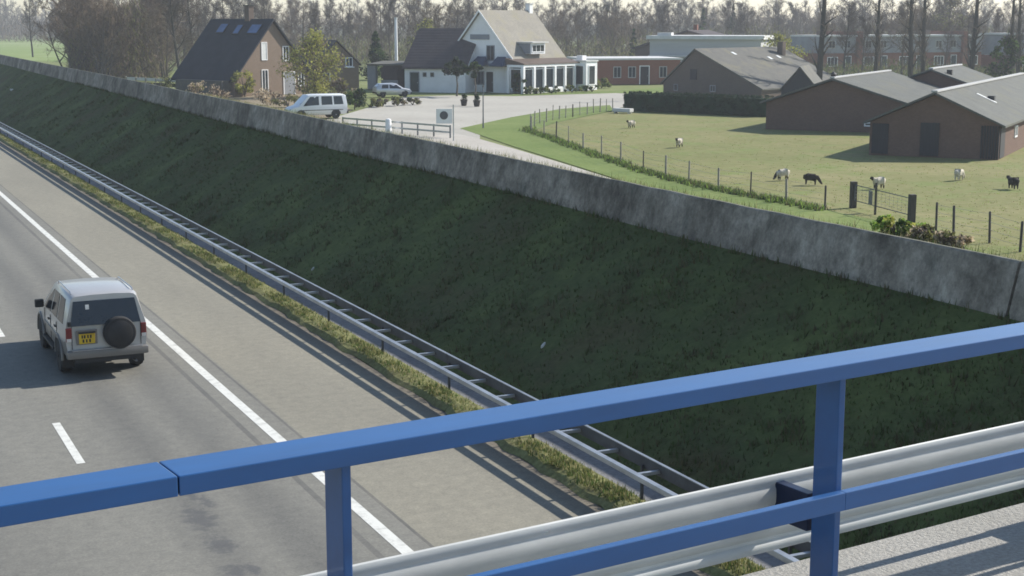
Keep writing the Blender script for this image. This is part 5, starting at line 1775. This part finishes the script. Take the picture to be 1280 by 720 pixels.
# ------------------------------------------------------------------ sheep
def make_sheep(name, label, pos, rz, graze, mats, sc=1.0):
    """one continuous skinned body"""
    me = bpy.data.meshes.new(name)
    if graze:
        hx, hz, mz = .62, .30, .10
    else:
        hx, hz, mz = .66, .86, .80
    V = [(0, 0, .62), (-.28, 0, .62), (-.48, 0, .60), (.26, 0, .60), (.44, 0, .60 if graze else .70), (hx, 0, hz), (hx + .16, 0, mz),
         (-.36, .13, .36), (-.38, .13, .05), (-.36, -.13, .36), (-.38, -.13, .05), (.28, .12, .36), (.28, .12, .04), (.28, -.12, .36), (.28, -.12, .04), (-.58, 0, .46), (hx - .02, .13, hz + .06), (hx - .02, -.13, hz + .06)]
    E = [(0, 1), (1, 2), (0, 3), (3, 4), (4, 5), (5, 6), (1, 7), (7, 8), (1, 9), (9, 10), (3, 11), (11, 12), (3, 13), (13, 14), (2, 15), (5, 16), (5, 17)]
    RDS = [.27, .27, .2, .25, .16, .10, .06, .08, .035, .08, .035, .075, .035, .075, .035, .05, .03, .03]
    me.from_pydata(V, E, [])
    o = bpy.data.objects.new(name, me)
    COL.objects.link(o)
    md = o.modifiers.new('skin', 'SKIN')
    for i, r1 in enumerate(RDS):
        me.skin_vertices[0].data[i].radius = (r1, r1)
        me.skin_vertices[0].data[i].use_root = (i == 0)
    sb = o.modifiers.new('sub', 'SUBSURF')
    sb.levels = sb.render_levels = 2
    dg = bpy.context.evaluated_depsgraph_get()
    m2_ = bpy.data.meshes.new_from_object(o.evaluated_get(dg))
    o.modifiers.clear()
    o.data = m2_
    m2_.name = name
    m2_.materials.clear()
    for k_ in mats:
        m2_.materials.append(M[k_])
    for p in m2_.polygons:
        c = p.center
        p.use_smooth = True
        p.material_index = 1 if (c.x > hx - .06 or c.z < .3 and c.x < .45) else 0
    o.location = (pos[0], pos[1], -.03)
    o.rotation_euler = (0, 0, rz)
    o.scale = (sc, sc, sc)
    return tag(o, label, 'sheep', 'sheep on the pasture')

SH = [((789, 160), R(200), False, ['fleece', 'fleece_dark'], 'cream sheep with brown face near the hedge, farthest from the gate'),
      ((849, 184), R(215), False, ['fleece', 'fleece_dark'], 'cream sheep standing alone in the middle of the pasture'),
      ((978, 225), R(175), True, ['fleece', 'fleece_dark'], 'dark-headed pale sheep grazing above the fence, left of the black one'),
      ((1014, 231), R(-40), True, ['fleece_dark', 'fleece_dark'], 'black sheep grazing left of the gate'),
      ((1098, 236), R(185), False, ['fleece', 'fleece_dark'], 'cream sheep standing right behind the pasture gate'),
      ((1199, 225), R(20), True, ['fleece', 'fleece'], 'white sheep grazing in front of the nearest barn'),
      ((1266, 236), R(80), False, ['fleece_dark', 'fleece_dark'], 'black sheep at the right edge of the picture')]
for q, rz, gz, ms_, lab in SH:
    make_sheep('sheep', lab, at(*q), rz, gz, ms_, .66)

# ------------------------------------------------------------------ signs, barrier, lamp post, litter
p = at(567, 176)
t = thing('sign', 'white square sign board with a grey disc on a pole by the path', 'sign', (p.x, p.y, 0), -YAW + R(2))
MB().tube([(0, 0, 0), (0, 0, 2.35)], .04, 10).build('pole', 'galv', t, smooth=60)
MB().box((-.6, -.06, 1.6), (1.05, .04, .95)).build('board', 'sign_white', t, bevel=.01)
MB().lathe([(.27, 0), (.27, .012)], 28, lambda x, y, h: (-.62 + x, -.082 - h, 1.66 + y)).build('disc', 'sign_grey', t)
p = at(604, 160)
t = thing('lamp_post', 'thin grey post at the tip of the green verge', 'post', (p.x, p.y, 0))
MB().tube([(0, 0, 0), (0, 0, 1.0), (0, 0, 3.0)], [.06, .045, .04], 10).build('pole', 'galv_dull', t, smooth=60)
MB().tube([(0, 0, 3.0), (0, 0, 3.08)], [.07, .05], 10).build('cap', 'trim_black', t)
q0, q1 = at(428, 161), at(562, 172.5)
qv = q1 - q0
t = thing('road_barrier', 'low grey two-rail barrier along the road end behind the concrete wall', 'barrier', (q0.x, q0.y, 0), ang(qv))
ql = qv.length
MB().box((ql / 2, 0, .78), (ql, .05, .12)).build('rail', 'galv', t)
MB().box((ql / 2, 0, .38), (ql, .05, .12)).build('rail', 'galv', t)
for i in range(8):
    MB().box((ql * i / 7, .06, .42), (.1, .06, .86)).build('post', 'galv_dull', t)
p = q0.lerp(q1, .46)
t = thing('bollard', 'white bollard standing in front of the two-rail barrier', 'bollard', (p.x - .3, p.y - .6, 0))
MB().lathe([(.22, 0), (.2, .9), (.17, 1.0), (.05, 1.04)], 16).build('post', 'white_wood', t, smooth=40)
p = at(760, 141)
t = thing('trough', 'small pale drinking trough by the left end of the hedge', 'trough', (p.x + .6, p.y, 0), ang(hv))
MB().box((.9, 0, .25), (1.8, .6, .3)).build('basin', 'flat_roof', t, bevel=.03)
for x in (.2, 1.6):
    MB().box((x, 0, .05), (.12, .5, .14)).build('foot', 'flat_roof', t)
for (px_, py_), lab in (((15, 114), 'white scrap of litter high on the far left of the bank'), ((391, 338), 'white scrap of litter on the bank just above the guard rail'), ((679, 434), 'white scrap of litter on the bank above the blue handrail')):
    # find the slope point along the view ray
    best = min((abs(slope_z(at(px_, py_, z).x, at(px_, py_, z).y) - z), z) for z in np.arange(0.05, 3, .02))
    q = at(px_, py_, best[1])
    m_ = MB()
    r1 = random.Random(px_)
    k_ = .7 + 1.3 * (q.y > 60)
    pts = [(math.cos(i * .9) * .07 * k_ * r1.uniform(.6, 1.2), math.sin(i * .9) * .06 * k_ * r1.uniform(.6, 1.2), .04 + .1 * r1.random()) for i in range(7)]
    m_.prism([(a, b) for a, b, c in pts], 0, .07 * k_, lambda x, y, h: (x, y, h + .04 * math.sin(x * 30)))
    tag(m_.build('litter', 'litter', None, loc=(q.x, q.y, q.z + .02)), lab, 'litter', 'scraps of litter on the bank')

# ------------------------------------------------------------------ air
mb = MB()
mb.add([(-900, -120, -1.2), (1100, -120, -1.2), (1100, 1250, -1.2), (-900, 1250, -1.2), (-900, -120, 34), (1100, -120, 34), (1100, 1250, 34), (-900, 1250, 34)], [(0, 3, 2, 1), (4, 5, 6, 7), (0, 1, 5, 4), (1, 2, 6, 5), (2, 3, 7, 6), (3, 0, 4, 7)])
hm = bpy.data.materials.new('haze_air')
hm.use_nodes = True
hn = hm.node_tree
hn.nodes.remove(hn.nodes['Principled BSDF'])
pv = hn.nodes.new('ShaderNodeVolumePrincipled')
pv.inputs['Color'].default_value = (0.9, 0.94, 1.0, 1)
pv.inputs['Density'].default_value = 0.00045
pv.inputs['Anisotropy'].default_value = 0.2
hn.links.new(pv.outputs[0], hn.nodes['Material Output'].inputs['Volume'])
M['haze'] = hm
tag(mb.build('haze', 'haze'), kind='stuff')
